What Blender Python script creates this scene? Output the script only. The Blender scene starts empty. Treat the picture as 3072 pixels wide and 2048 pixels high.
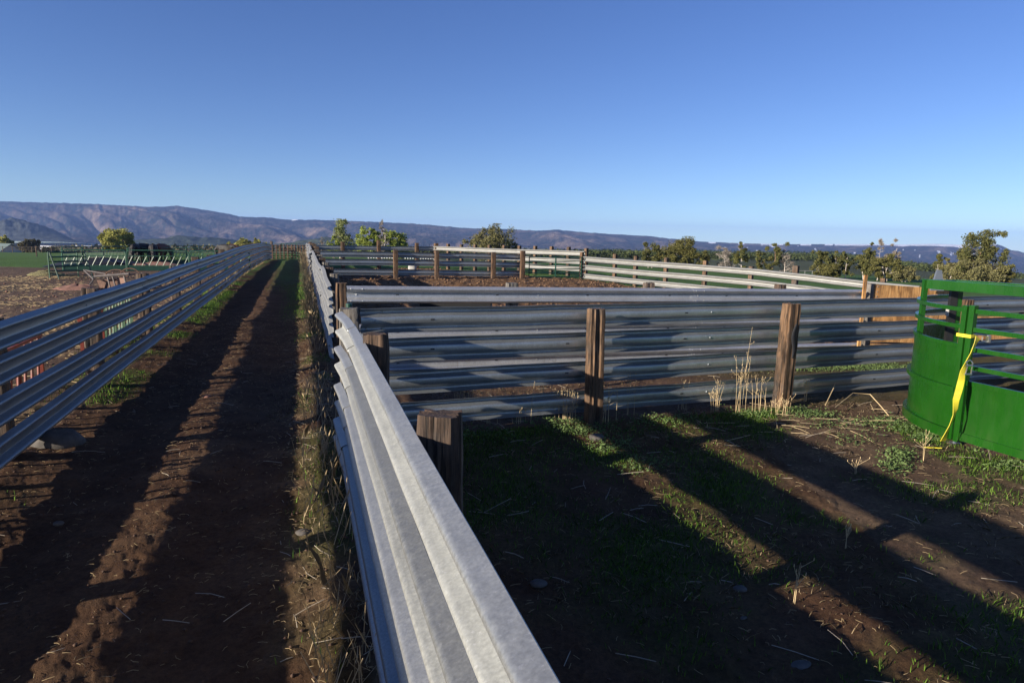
import bpy, math, random
import numpy as np
from mathutils import Vector, Matrix
R_ = random.Random(7)
RNG = np.random.default_rng(11)
sc = bpy.context.scene
COL = sc.collection
F = 2048.0; H = 2.6; KR = 0.0193; HY = 697.3

# ------------------------------------------------------------------ camera basis (pen ground is z = 0)
roll = math.atan(KR); pitch = math.atan((1024 - HY) * math.cos(roll) / F)
W = np.array([0, math.cos(pitch), -math.sin(pitch)])
right = np.array([1., 0, 0]); up0 = np.cross(right, W)
RT = math.cos(roll) * right + math.sin(roll) * up0
UP = -math.sin(roll) * right + math.cos(roll) * up0
def ray(x, y): return W + RT * (x - 1536) / F + UP * (1024 - y) / F
def at_z(x, y, z=0.0):
    d = ray(x, y); t = (z - H) / d[2]; return np.array([0, 0, H]) + t * d
def at_d(x, y, dd):
    d = ray(x, y); t = dd / d[1]; return np.array([0, 0, H]) + t * d
_l = ray(900, 685); LD = np.array([_l[0], _l[1], 0]); LD /= np.linalg.norm(LD)
PD = np.array([LD[1], -LD[0], 0])
def UL(u, l, z=0.0):
    p = PD * u + LD * l; return np.array([p[0], p[1], z])
def vline(x): return HY + KR * (x - 1536)

# ------------------------------------------------------------------ noise
def vnoise(x, y, seed=0):
    x = np.asarray(x, float); y = np.asarray(y, float)
    xi = np.floor(x).astype(np.int64); yi = np.floor(y).astype(np.int64)
    fx = x - xi; fy = y - yi; fx = fx * fx * (3 - 2 * fx); fy = fy * fy * (3 - 2 * fy)
    def h(a, b):
        n = (a * 374761393 + b * 668265263 + seed * 1442695041) & 0xffffffff
        n = ((n ^ (n >> 13)) * 1274126177) & 0xffffffff
        return ((n ^ (n >> 16)) & 0xffff) / 65535.0
    return (h(xi, yi) * (1 - fx) + h(xi + 1, yi) * fx) * (1 - fy) + (h(xi, yi + 1) * (1 - fx) + h(xi + 1, yi + 1) * fx) * fy
def fbm(x, y, o=4, seed=0):
    s = 0; a = .5
    for i in range(o):
        s = s + a * vnoise(x * 2 ** i, y * 2 ** i, seed + i * 7); a *= .5
    return s / (1 - .5 ** o)
def smooth(a, b, x):
    t = np.clip((np.asarray(x, float) - a) / (b - a), 0, 1); return t * t * (3 - 2 * t)

# ------------------------------------------------------------------ terrain
TC = np.array([0., 900, 1700, 2500, 3072])
TD = np.array([1., 15, 28, 40, 60, 80, 150, 400, 1000, 2600])
TZ = np.array([[0, 0, 0, 0, -.53, -1.3, -3.8, -13.4, -34.5, -66],
               [0, 0, 0, 0, -.25, -.9, -2.75, -10.5, -28.2, -66],
               [0, 0, 0, 0, -.2, -.9, -2.45, -8.4, -22.5, -58],
               [0, 0, -.5, -.85, -1.4, -1.85, -2.8, -7.6, -18, -60],
               [0, 0, -.5, -1, -1.5, -2.1, -5.3, -16.8, -50, -128]])
def terrain(x, y, fine=False):
    x = np.asarray(x, float); y = np.asarray(y, float)
    r = np.hypot(x, y); az = np.clip(np.arctan2(x, y), -.68, .68)
    d = np.maximum(r * np.cos(az), 1.01)
    c = np.clip(1536 + F * np.tan(az) / math.cos(pitch), 0, 3071.9)
    ld = np.log(np.clip(d, 1.01, 2599)); LT = np.log(TD)
    j = np.clip(np.searchsorted(LT, ld, side='right') - 1, 0, len(TD) - 2)
    i = np.clip(np.searchsorted(TC, c, side='right') - 1, 0, len(TC) - 2)
    fj = (ld - LT[j]) / (LT[j + 1] - LT[j]); fi = (c - TC[i]) / (TC[i + 1] - TC[i])
    z = (TZ[i, j] * (1 - fj) + TZ[i, j + 1] * fj) * (1 - fi) + (TZ[i + 1, j] * (1 - fj) + TZ[i + 1, j + 1] * fj) * fi
    z = z * smooth(14, 30, d) + 0
    # rolling relief of the far land
    z = z + (fbm(x / 160, y / 160, 3, 5) - .5) * 5.0 * smooth(250, 900, d) + (fbm(x / 420, y / 420, 3, 9) - .5) * 16 * smooth(700, 2200, d)
    return z
def tz(x, y): return float(terrain(x, y))

# ------------------------------------------------------------------ mesh helpers
def link(name, me, mat=None, parent=None):
    o = bpy.data.objects.new(name, me); COL.objects.link(o)
    if mat is not None: me.materials.append(mat)
    if parent is not None: o.parent = parent
    return o
def tag(o, label=None, cat=None, group=None, kind=None):
    if label: o['label'] = label
    if cat: o['category'] = cat
    if group: o['group'] = group
    if kind: o['kind'] = kind
    return o
def empty(name, loc, label, cat, group=None):
    o = bpy.data.objects.new(name, None); COL.objects.link(o); o.location = tuple(float(v) for v in loc)
    o.empty_display_size = .2
    return tag(o, label, cat, group)
def np_mesh(name, V, Fq, mat=None, parent=None, smooth_=False, attr=None):
    """V (n,3), Fq (m,k) all same k"""
    V = np.asarray(V, np.float32); Fq = np.asarray(Fq, np.int32)
    me = bpy.data.meshes.new(name); n, k = Fq.shape
    me.vertices.add(len(V)); me.vertices.foreach_set('co', V.ravel())
    me.loops.add(n * k); me.loops.foreach_set('vertex_index', Fq.ravel())
    me.polygons.add(n); me.polygons.foreach_set('loop_start', np.arange(0, n * k, k, dtype=np.int32))
    if smooth_: me.polygons.foreach_set('use_smooth', np.ones(n, bool))
    me.update(calc_edges=True)
    if attr:
        for an, arr in attr.items():
            a = me.color_attributes.new(an, 'FLOAT_COLOR', 'POINT')
            a.data.foreach_set('color', np.asarray(arr, np.float32).ravel())
    return link(name, me, mat, parent)
class MB:
    """collects shapes into one mesh, coordinates relative to an origin"""
    def __init__(s, o=(0, 0, 0)): s.v = []; s.f = []; s.o = np.array(o, float)
    def add(s, vs, fs):
        b = len(s.v); s.v += [tuple(np.asarray(v, float) - s.o) for v in vs]; s.f += [tuple(b + i for i in f) for f in fs]
    def tube(s, pts, r, n=8, closed=False, cap=True, sq=None):
        """sweep; r float or list; sq=(w,h) rectangular section"""
        pts = [np.asarray(p, float) for p in pts]; N = len(pts); rings = []
        rr = r if isinstance(r, (list, tuple)) else [r] * N
        prev = None
        for i in range(N):
            a = pts[(i - 1) % N] if (i > 0 or closed) else pts[i]; b = pts[(i + 1) % N] if (i < N - 1 or closed) else pts[i]
            t = b - a; t /= (np.linalg.norm(t) + 1e-9)
            if sq is not None or prev is None:
                ref = np.array([0, 0, 1.]) if abs(t[2]) < .95 else np.array([0, 1., 0])
                if sq is not None and prev is not None and abs(t[2]) >= .95: ref = prev
                u = np.cross(ref, t); u /= np.linalg.norm(u)
            else:
                u = prev - t * (prev @ t); u /= (np.linalg.norm(u) + 1e-9)
            w = np.cross(t, u); prev = u
            if sq is None:
                rings.append([pts[i] + rr[i] * (math.cos(2 * math.pi * k / n) * u + math.sin(2 * math.pi * k / n) * w) for k in range(n)])
            else:
                rings.append([pts[i] + u * sq[0] / 2 * p + w * sq[1] / 2 * q for p, q in ((-1, -1), (1, -1), (1, 1), (-1, 1))])
        n = len(rings[0]); vs = [v for g in rings for v in g]; fs = []
        for i in range(N if closed else N - 1):
            j = (i + 1) % N
            for k in range(n): fs.append((i * n + k, i * n + (k + 1) % n, j * n + (k + 1) % n, j * n + k))
        if cap and not closed: fs.append(tuple(reversed(range(n)))); fs.append(tuple((N - 1) * n + k for k in range(n)))
        s.add(vs, fs)
    def box(s, c, dx, dy, dz, M=None, bev=0):
        """box centred at c, half extents along local axes M (3x3 columns)"""
        c = np.asarray(c, float); M = np.eye(3) if M is None else np.asarray(M, float)
        vs = [c + M @ np.array([a * dx, b * dy, e * dz]) for a in (-1, 1) for b in (-1, 1) for e in (-1, 1)]
        s.add(vs, [(0, 1, 3, 2), (4, 6, 7, 5), (0, 4, 5, 1), (2, 3, 7, 6), (0, 2, 6, 4), (1, 5, 7, 3)])
    def dome(s, c, axis, r, h=None, n=6):
        c = np.asarray(c, float); a = np.asarray(axis, float); a /= np.linalg.norm(a); h = h or r * .6
        ref = np.array([0, 0, 1.]) if abs(a[2]) < .9 else np.array([1., 0, 0]); u = np.cross(ref, a); u /= np.linalg.norm(u); w = np.cross(a, u)
        vs = [c + r * (math.cos(2 * math.pi * k / n) * u + math.sin(2 * math.pi * k / n) * w) for k in range(n)]
        vs += [c + a * h * .8 + r * .6 * (math.cos(2 * math.pi * k / n) * u + math.sin(2 * math.pi * k / n) * w) for k in range(n)]
        fs = [(k, (k + 1) % n, n + (k + 1) % n, n + k) for k in range(n)] + [tuple(n + k for k in range(n))]
        s.add(vs, fs)
    def build(s, name, mat, parent=None, smooth_=False, sharp=None, loc=False):
        me = bpy.data.meshes.new(name); me.from_pydata(s.v, [], s.f); me.update()
        if smooth_:
            me.polygons.foreach_set('use_smooth', np.ones(len(me.polygons), bool))
            me.set_sharp_from_angle(angle=math.radians(sharp or 40))
        o = link(name, me, mat, parent)
        if parent is None: o.location = tuple(s.o)
        return o
def axes(ang, lean=0.0, leanb=0.0):
    """columns: along (angle), across, up ; lean tilts up towards across, leanb towards along"""
    a = np.array([math.cos(ang), math.sin(ang), 0]); b = np.array([-math.sin(ang), math.cos(ang), 0])
    u = np.array([0, 0, 1.]) + b * lean + a * leanb; u /= np.linalg.norm(u)
    return np.stack([a, b, u], 1)

# ------------------------------------------------------------------ materials
def nodes(name):
    m = bpy.data.materials.new(name); m.use_nodes = True; nt = m.node_tree
    for n in list(nt.nodes): nt.nodes.remove(n)
    out = nt.nodes.new('ShaderNodeOutputMaterial'); b = nt.nodes.new('ShaderNodeBsdfPrincipled')
    nt.links.new(b.outputs[0], out.inputs[0]); return m, nt, b
def N(nt, t, **kw):
    n = nt.nodes.new(t)
    for k, v in kw.items():
        if k in n.inputs: n.inputs[k].default_value = v
        else: setattr(n, k, v)
    return n
def tex(nt, vec, kind='Noise', scale=5., detail=4., rough=.6, stretch=None, dist=0.):
    if stretch:
        mp = N(nt, 'ShaderNodeMapping'); mp.inputs['Scale'].default_value = stretch; nt.links.new(vec, mp.inputs['Vector']); vec = mp.outputs[0]
    if kind == 'Noise':
        t = N(nt, 'ShaderNodeTexNoise'); t.inputs['Scale'].default_value = scale; t.inputs['Detail'].default_value = detail
        t.inputs['Roughness'].default_value = rough; t.inputs['Distortion'].default_value = dist
    else:
        t = N(nt, 'ShaderNodeTexVoronoi'); t.inputs['Scale'].default_value = scale
        if kind == 'Edge': t.feature = 'DISTANCE_TO_EDGE'
    nt.links.new(vec, t.inputs['Vector']); return t.outputs[0] if kind in ('Noise', 'Edge', 'Vor') else t.outputs['Color']
def ramp(nt, fac, stops):
    r = N(nt, 'ShaderNodeValToRGB'); e = r.color_ramp.elements
    while len(e) < len(stops): e.new(.5)
    for i, (p, c) in enumerate(stops):
        e[i].position = p; e[i].color = (*c, 1) if len(c) == 3 else c
    nt.links.new(fac, r.inputs[0]); return r.outputs[0]
def g3(v): return (v, v, v)
def mix(nt, fac, a, b, mode='MIX'):
    m = N(nt, 'ShaderNodeMix', data_type='RGBA', blend_type=mode)
    for sock, v in ((m.inputs['Factor'], fac), (m.inputs[6], a), (m.inputs[7], b)):
        if hasattr(v, 'is_output'): nt.links.new(v, sock)
        elif isinstance(v, (int, float)): sock.default_value = v
        else: sock.default_value = (*v, 1)
    return m.outputs[2]
def bump(nt, b, h, strength=.3, dist=.01):
    n = N(nt, 'ShaderNodeBump'); n.inputs['Strength'].default_value = strength; n.inputs['Distance'].default_value = dist
    nt.links.new(h, n.inputs['Height']); nt.links.new(n.outputs[0], b.inputs['Normal'])
def ocoord(nt, w='Object'): return N(nt, 'ShaderNodeTexCoord').outputs[w]
def simple(name, col, rough=.6, metal=0., var=.25, scale=8., stretch=None, bmp=.15, bd=.004, dirt=None, spec=.5):
    m, nt, b = nodes(name); v = ocoord(nt)
    n = tex(nt, v, scale=scale, stretch=stretch)
    c = ramp(nt, n, [(.3, tuple(x * (1 - var) for x in col)), (.7, tuple(min(1, x * (1 + var)) for x in col))])
    if dirt:
        n2 = tex(nt, v, scale=2.3, detail=6, rough=.7); f = ramp(nt, n2, [(dirt[1], g3(0)), (dirt[1] + .15, g3(1))]); c = mix(nt, f, c, dirt[0])
    nt.links.new(c, b.inputs['Base Color']); b.inputs['Roughness'].default_value = rough; b.inputs['Metallic'].default_value = metal
    b.inputs['Specular IOR Level'].default_value = spec
    if bmp: bump(nt, b, n, bmp, bd)
    return m
def galvanized(name, base=.42, metal=.75, r0=.36, r1=.55, warm=1.0, blue=1.05):
    m, nt, b = nodes(name); v = ocoord(nt)
    big = tex(nt, v, scale=2.2, detail=6, rough=.7); sp = tex(nt, v, scale=70, detail=3, rough=.6)
    st = tex(nt, v, scale=30, detail=5, rough=.7, stretch=(1, 1, .3)); patch = tex(nt, v, scale=22, detail=6, rough=.8)
    c = ramp(nt, big, [(.3, (base * .84 * warm, base * .84, base * .84 * blue)), (.7, (base * 1.08 * warm, base * 1.08, base * 1.08 * blue))])
    c = mix(nt, .35, c, ramp(nt, sp, [(.35, g3(.6)), (.65, g3(1.25))]), 'MULTIPLY')
    c = mix(nt, .3, c, ramp(nt, st, [(.35, g3(.75)), (.65, g3(1.1))]), 'MULTIPLY')
    c = mix(nt, ramp(nt, patch, [(.64, g3(0)), (.78, g3(.28))]), c, (.20, .17, .14))
    c = mix(nt, ramp(nt, tex(nt, v, scale=40, detail=4, rough=.7), [(.60, g3(0)), (.66, g3(.35))]), c, (min(1, base * 1.5),) * 3)
    nt.links.new(c, b.inputs['Base Color']); b.inputs['Metallic'].default_value = metal
    rr = ramp(nt, st, [(.3, g3(r0)), (.7, g3(r1))]); nt.links.new(rr, b.inputs['Roughness'])
    bump(nt, b, sp, .07, .0015); return m
def tie_wood(name, dark, light, grey=.25):
    m, nt, b = nodes(name); v = ocoord(nt)
    g = tex(nt, v, scale=26, detail=6, rough=.7, stretch=(1, 1, .07), dist=.3); g2 = tex(nt, v, scale=4.5, detail=5, rough=.65, stretch=(1, 1, .35)); cr = tex(nt, v, scale=60, detail=3, stretch=(1, 1, .04))
    c = ramp(nt, g, [(.32, dark), (.55, tuple((a + q) / 2 for a, q in zip(dark, light))), (.72, light)])
    c = mix(nt, ramp(nt, g2, [(.45, g3(0)), (.62, g3(.75))]), c, tuple(x * .35 for x in dark))
    c = mix(nt, ramp(nt, tex(nt, v, scale=2.2, detail=4), [(.5, g3(0)), (.7, g3(grey))]), c, (.22, .2, .18))
    c = mix(nt, ramp(nt, cr, [(.36, g3(.85)), (.44, g3(0))]), c, tuple(x * .2 for x in dark))
    nt.links.new(c, b.inputs['Base Color']); b.inputs['Roughness'].default_value = .8
    h = mix(nt, .5, g, cr); bump(nt, b, h, .9, .012); return m
M = {}
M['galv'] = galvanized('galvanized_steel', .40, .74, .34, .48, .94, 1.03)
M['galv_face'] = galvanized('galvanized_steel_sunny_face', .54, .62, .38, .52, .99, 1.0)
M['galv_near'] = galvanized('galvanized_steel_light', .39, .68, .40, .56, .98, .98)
M['galv_cream_sheen'] = galvanized('galvanized_steel_painted_cream_sheen', .40, .45, .5, .65, .99, .92)  # cream tone paints in the warm reflection on the lower humps
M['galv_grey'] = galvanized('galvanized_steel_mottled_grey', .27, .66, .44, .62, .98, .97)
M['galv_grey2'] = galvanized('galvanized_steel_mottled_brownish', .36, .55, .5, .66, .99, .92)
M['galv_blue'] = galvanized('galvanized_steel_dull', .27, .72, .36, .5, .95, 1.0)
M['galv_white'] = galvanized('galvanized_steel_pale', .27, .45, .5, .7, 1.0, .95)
M['void'] = simple('slot_shadowed_steel', (.015, .015, .018), .8, 0, .1)
M['bolt'] = simple('bolt_steel', (.3, .3, .3), .45, .9)
M['tie'] = tie_wood('creosoted_tie_wood', (.022, .013, .009), (.19, .115, .068))
M['tie_b'] = tie_wood('orange_weathered_tie_wood', (.025, .013, .007), (.30, .17, .085), .15)
M['tie_grey'] = tie_wood('grey_weathered_wood', (.07, .06, .05), (.27, .24, .20), .6)
M['pine'] = tie_wood('fresh_pine_lumber', (.42, .19, .055), (.66, .40, .16), .03)
M['pine_h'] = None
def green_paint():
    m, nt, b = nodes('green_enamel_paint'); v = ocoord(nt); n = tex(nt, v, scale=1.6, detail=3); s = tex(nt, v, scale=7, detail=6, rough=.7, stretch=(1, 1, .22)); f = tex(nt, v, scale=34, detail=5, rough=.7)
    c = ramp(nt, n, [(.3, (.006, .052, .003)), (.7, (.010, .072, .006))])
    sx = N(nt, 'ShaderNodeSeparateXYZ'); nt.links.new(v, sx.inputs[0]); z = ramp(nt, sx.outputs[2], [(.02, g3(.55)), (.35, g3(.10))])
    mm = mix(nt, 1., z, ramp(nt, s, [(.48, g3(0)), (.78, g3(.35))]), 'MULTIPLY'); c = mix(nt, mm, c, (.12, .105, .06)); c = mix(nt, ramp(nt, f, [(.72, g3(0)), (.78, g3(.12))]), c, (.12, .14, .08))
    nt.links.new(c, b.inputs['Base Color']); nt.links.new(ramp(nt, s, [(.35, g3(.22)), (.7, g3(.36))]), b.inputs['Roughness']); bump(nt, b, n, .2, .02); return m
M['green'] = green_paint()
M['green_tube'] = simple('green_gate_tube', (.028, .095, .055), .45, 0, .25, 6, dirt=((.09, .07, .04), .60))
M['green_dark'] = simple('dark_green_tube', (.008, .05, .032), .45, 0, .25, 6)
M['red_tube'] = simple('faded_red_panel_paint', (.22, .04, .022), .55, 0, .3, 7, dirt=((.16, .08, .05), .55))
M['rust'] = simple('rusty_brown_steel', (.11, .055, .035), .75, .2, .45, 12, bmp=.4)
M['iron'] = simple('grey_brown_iron', (.10, .085, .08), .65, .3, .4, 12, bmp=.3)
M['slate'] = simple('grey_painted_plate', (.13, .15, .18), .5, .2, .12, 3)
M['black'] = simple('black_rubber', (.012, .012, .012), .55, 0, .2, 5)
M['strap'] = simple('yellow_webbing', (.60, .52, .03), .7, 0, .3, 9, bmp=.3, bd=.001, dirt=((.40, .34, .10), .55))
M['chrome'] = simple('zinc_hardware', (.62, .62, .60), .28, .95, .1, 20)
M['rock'] = simple('field_stone', (.085, .075, .066), .9, 0, .4, 9, bmp=.6, bd=.02)
M['concrete'] = simple('pale_block', (.38, .37, .34), .9, 0, .2, 7)
M['straw'] = simple('dry_straw', (.36, .26, .13), .85, 0, .35, 3, bmp=0)
M['stalk'] = simple('pale_dead_stalk', (.56, .42, .23), .8, 0, .25, 3, bmp=0)
M['twig'] = simple('bleached_twig', (.36, .30, .22), .85, 0, .3, 3, bmp=0)
M['clod'] = simple('soil_clod', (.085, .048, .030), .95, 0, .45, 6, bmp=.5)
M['clod_red'] = simple('reddish_rubble', (.18, .09, .065), .95, 0, .45, 6, bmp=.5)
M['cow_black'] = simple('black_hide', (.012, .009, .008), .7, 0, .2, 5)
M['cow_brown'] = simple('brown_hide', (.10, .032, .016), .7, 0, .2, 5)
M['bark'] = simple('grey_bark', (.20, .17, .145), .9, 0, .35, 12, stretch=(1, 1, .3), bmp=.5, bd=.02)
M['bark_pale'] = simple('bleached_dead_wood', (.40, .35, .31), .9, 0, .25, 12, bmp=.4)
M['bark_red'] = simple('reddish_juniper_bark', (.24, .14, .09), .9, 0, .35, 12, bmp=.5, bd=.02)
M['snowpanel'] = simple('white_panel', (.75, .75, .75), .6, 0, .05)
M['roof'] = simple('weathered_roof', (.12, .16, .15), .7, 0, .15)
M['roof_dark'] = simple('dark_slate_roof', (.03, .045, .07), .7, 0, .15)
M['wall'] = simple('pale_siding', (.34, .36, .33), .8, 0, .1)
M['glass'] = simple('dark_window', (.02, .025, .03), .2, 0, .1)
def leafmat(name, c1, c2, trans=.25):
    m, nt, b = nodes(name); g = N(nt, 'ShaderNodeNewGeometry'); ri = g.outputs['Random Per Island']
    n = tex(nt, ocoord(nt), scale=1.1, detail=3)
    c = ramp(nt, ri, [(0, c1), (1, c2)]); c = mix(nt, .6, c, ramp(nt, n, [(.35, g3(.7)), (.65, g3(1.25))]), 'MULTIPLY')
    nt.links.new(c, b.inputs['Base Color']); b.inputs['Roughness'].default_value = .75; b.inputs['Specular IOR Level'].default_value = .2
    tr = N(nt, 'ShaderNodeBsdfTranslucent'); nt.links.new(c, tr.inputs['Color']); ms = N(nt, 'ShaderNodeMixShader'); ms.inputs[0].default_value = trans
    out = [n for n in nt.nodes if n.type == 'OUTPUT_MATERIAL'][0]
    nt.links.new(b.outputs[0], ms.inputs[1]); nt.links.new(tr.outputs[0], ms.inputs[2]); nt.links.new(ms.outputs[0], out.inputs[0]); return m
M['leaf_spring'] = leafmat('spring_willow_leaf', (.15, .20, .035), (.36, .40, .09), .3)
M['leaf_yellow'] = leafmat('yellow_green_leaf', (.20, .20, .045), (.42, .40, .11), .3)
M['leaf_sparse'] = leafmat('sparse_young_leaf', (.14, .17, .06), (.32, .34, .14), .3)
M['leaf_juniper'] = leafmat('juniper_foliage', (.055, .058, .018), (.165, .150, .045), .12)
M['leaf_pinyon'] = leafmat('pinyon_foliage', (.045, .056, .018), (.155, .145, .045), .12)
M['leaf_dull'] = leafmat('dull_juniper_foliage', (.085, .085, .035), (.20, .18, .075), .1)
M['twigs'] = leafmat('grey_twig_mass', (.15, .125, .105), (.34, .30, .26), .05)
M['leaf_brown'] = leafmat('budding_brown_foliage', (.06, .05, .03), (.12, .11, .045), .1)
M['leaf_dark'] = leafmat('dark_evergreen_foliage', (.015, .026, .014), (.04, .055, .025), .1)
M['leaf_wood'] = leafmat('woodland_foliage', (.022, .034, .012), (.070, .085, .030), .1)
M['grass'] = leafmat('grass_blade', (.035, .09, .012), (.16, .27, .035), .3)
M['weedleaf'] = leafmat('broad_weed_leaf', (.06, .10, .035), (.17, .24, .08), .25)
M['drygrass'] = leafmat('dead_grass', (.22, .16, .09), (.52, .40, .24), .2)

# ------------------------------------------------------------------ W-beam rails
HALF = [(.156, .004), (.152, .012), (.132, .064), (.127, .075), (.119, .083), (.109, .087), (.099, .087), (.089, .083), (.081, .075), (.075, .062), (.050, .010), (.044, .003), (.036, .000)]
PROF = HALF + [(.0, .0)] + [(-z, o) for z, o in reversed(HALF)]
def wbeam(name, path, out, mat, parent, origin, seed=0, dent=.006, thick=.004, sag=0.0, bolts=(), scale=1.0, step=.35, mat2=None, slots=()):
    """path: list of (x,y,z) centre-line points; out: unit horizontal vector of the face; closed profile swept along"""
    rs = random.Random(seed); pts = []
    for a, b in zip(path[:-1], path[1:]):
        a = np.array(a, float); b = np.array(b, float); n = max(1, int(np.linalg.norm(b - a) / step))
        pts += [a + (b - a) * i / n for i in range(n)]
    pts.append(np.array(path[-1], float)); N_ = len(pts)
    s0 = rs.random() * 50
    out = np.array(out, float); fr = [(z, o) for z, o in PROF]; bk = [(z * .985, o - thick) for z, o in reversed(PROF)]
    loop = fr + bk; n = len(loop); mb = MB(origin); vs = []
    for i, p in enumerate(pts):
        w1 = (float(vnoise(s0 + i * .22, seed)) - .5) * 2 * dent; w2 = (float(vnoise(s0 + i * .3, seed + 9)) - .5) * 2 * dent
        tw = (float(vnoise(s0 + i * .15, seed + 17)) - .5) * dent * 5
        for (z, o) in loop:
            z *= scale; o *= scale
            vs.append(p + out * (o + w1 + tw * z * 4) + np.array([0, 0, z + w2]))
    fs = []
    for i in range(N_ - 1):
        for k in range(n): fs.append((i * n + k, (i + 1) * n + k, (i + 1) * n + (k + 1) % n, i * n + (k + 1) % n))
    m = len(fr)
    for i in (0, N_ - 1):
        for k in range(m - 1):
            q = (i * n + k, i * n + k + 1, i * n + n - 2 - k, i * n + n - 1 - k); fs.append(q if i == 0 else tuple(reversed(q)))
    mb.add(vs, fs); nbase = len(mb.f)
    d = np.array(path[-1], float) - np.array(path[0], float); d /= np.linalg.norm(d)
    for (t, zz) in bolts:
        p = np.array(path[0], float) + d * t
        o = .083 if abs(abs(zz) - .104) < .03 else .0
        mb.dome(p + out * (o + .001) + np.array([0, 0, zz]), out, .017, .010); mb.dome(p + out * (o - thick - .001) + np.array([0, 0, zz]), -out, .015, .012)
    ns = len(mb.f); Ax = np.stack([d, out, [0, 0, 1]], 1)
    for (t, zz) in slots:
        p = np.array(path[0], float) + d * t; mb.box(p + out * (.0005 if abs(zz) < .03 else .086) - out * thick / 2 + np.array([0, 0, zz]), .026, thick / 2 + .0022, .0085, Ax)
    ob = mb.build(name, mat, parent, True, 24)
    if slots:
        ob.data.materials.append(mat2 or M['void']); ob.data.materials.append(M['void'])
        for i in range(ns, len(mb.f)): ob.data.polygons[i].material_index = 2
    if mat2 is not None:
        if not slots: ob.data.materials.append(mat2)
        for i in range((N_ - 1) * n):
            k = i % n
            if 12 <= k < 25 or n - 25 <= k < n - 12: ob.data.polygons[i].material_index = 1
    return ob
def post(parent, origin, base, h, w=.24, d=.19, ang=0., lean=0., leanb=0., mat=None, seed=0, detail=True, name='post', hole=False, taper=.02, rough=1.0):
    """railway-tie post: rough rectangular prism, grooves running up the grain"""
    rs = np.random.default_rng(seed + 100); A = axes(ang, lean, leanb); K = 32 if detail else 12; NZ = 14 if detail else 4
    mb = MB(origin); prof = []
    for k in range(K):
        t = 2 * math.pi * (k + .5) / K; c, s = math.cos(t), math.sin(t)
        e = 9.0; rr = (abs(c) ** e + abs(s) ** e) ** (-1 / e); prof.append((c * rr * w / 2, s * rr * d / 2))
    g = (rs.random(K) ** 2.2) * .020 * rough if detail else np.zeros(K)
    vs = []; base = np.array(base, float)
    for i in range(NZ + 1):
        z = -.15 + (h + .15) * i / NZ
        sc_ = 1 - taper * (i / NZ) - (.05 if (i == NZ and detail) else 0)
        wob = (rs.random(2) - .5) * (.006 if detail else .004)
        for k, (x, y) in enumerate(prof):
            gg = 1 - g[k] * (.5 + .9 * float(vnoise(k * .9, i * .45, seed))) / max(w, d) * 2
            zz = z + ((rs.random() - .5) * .014 * (i == NZ) if detail else 0)
            vs.append(base + A @ np.array([x * sc_ * gg + wob[0], y * sc_ * gg + wob[1], zz]))
    fs = [(i * K + k, i * K + (k + 1) % K, (i + 1) * K + (k + 1) % K, (i + 1) * K + k) for i in range(NZ) for k in range(K)]
    fs.append(tuple(reversed(range(K)))); ct = len(vs); vs.append(base + A @ np.array([0, 0, h - .006]))
    fs += [(NZ * K + k, NZ * K + (k + 1) % K, ct) for k in range(K)]
    mb.add(vs, fs)
    return mb.build(name, mat or M['tie'], parent, True, 35)
def dirv(a, b):
    v = np.array(b, float) - np.array(a, float); v[2] = 0; n = np.linalg.norm(v); return v / n, n
def rails_along(parent, origin, A, B, zs, out, mat, panel=7.62, seed=0, gap=0.0, follow=True, dent=.007, ends=0.0, first=None, postL=None, jitter=.012, lean=0.0, step=.4, fall=0.0, scale=1.0, slot=False):
    """rows of W-beam between A and B (2D), lapping every panel metres"""
    d, Ln = dirv((*A, 0), (*B, 0)); rs = random.Random(seed); A3 = np.array([*A, 0.])
    for ri, zc in enumerate(zs):
        t = 0.0; k = 0; nxt = first if first else panel
        while t < Ln - .05:
            e = min(Ln, t + nxt); nxt = panel
            j0, j1 = (rs.random() - .5) * 2 * jitter, (rs.random() - .5) * 2 * jitter
            pa = A3 + d * (t - (.16 if t > 0 else 0)); pb = A3 + d * e; off = (.005 if k % 2 else 0)
            npt = max(2, int((e - t) / 3.8) + 1); path = []
            for i in range(npt):
                p = pa + (pb - pa) * i / (npt - 1); g = tz(p[0], p[1]) if follow else 0.
                p = p + np.asarray(out) * (off + lean * zc); p[2] = g + zc + fall * float((p - A3) @ d) / Ln + j0 + (j1 - j0) * i / (npt - 1) + (rs.random() - .5) * jitter; path.append(p)
            ln = e - t; bl = [(.07 + q, z) for q in (0, .2) for z in (.104, -.104)] + [(ln - .05, .0), (ln * .5, .0), (.17, 0.)]
            wbeam('rail', path, out, mat, parent, origin, seed * 31 + ri * 7 + k, dent, bolts=bl, step=step, scale=scale, slots=[(x_, 0.) for x_ in np.arange(.9, ln, 1.905)] if slot else ())
            t = e; k += 1
exec_parts = []
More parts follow.
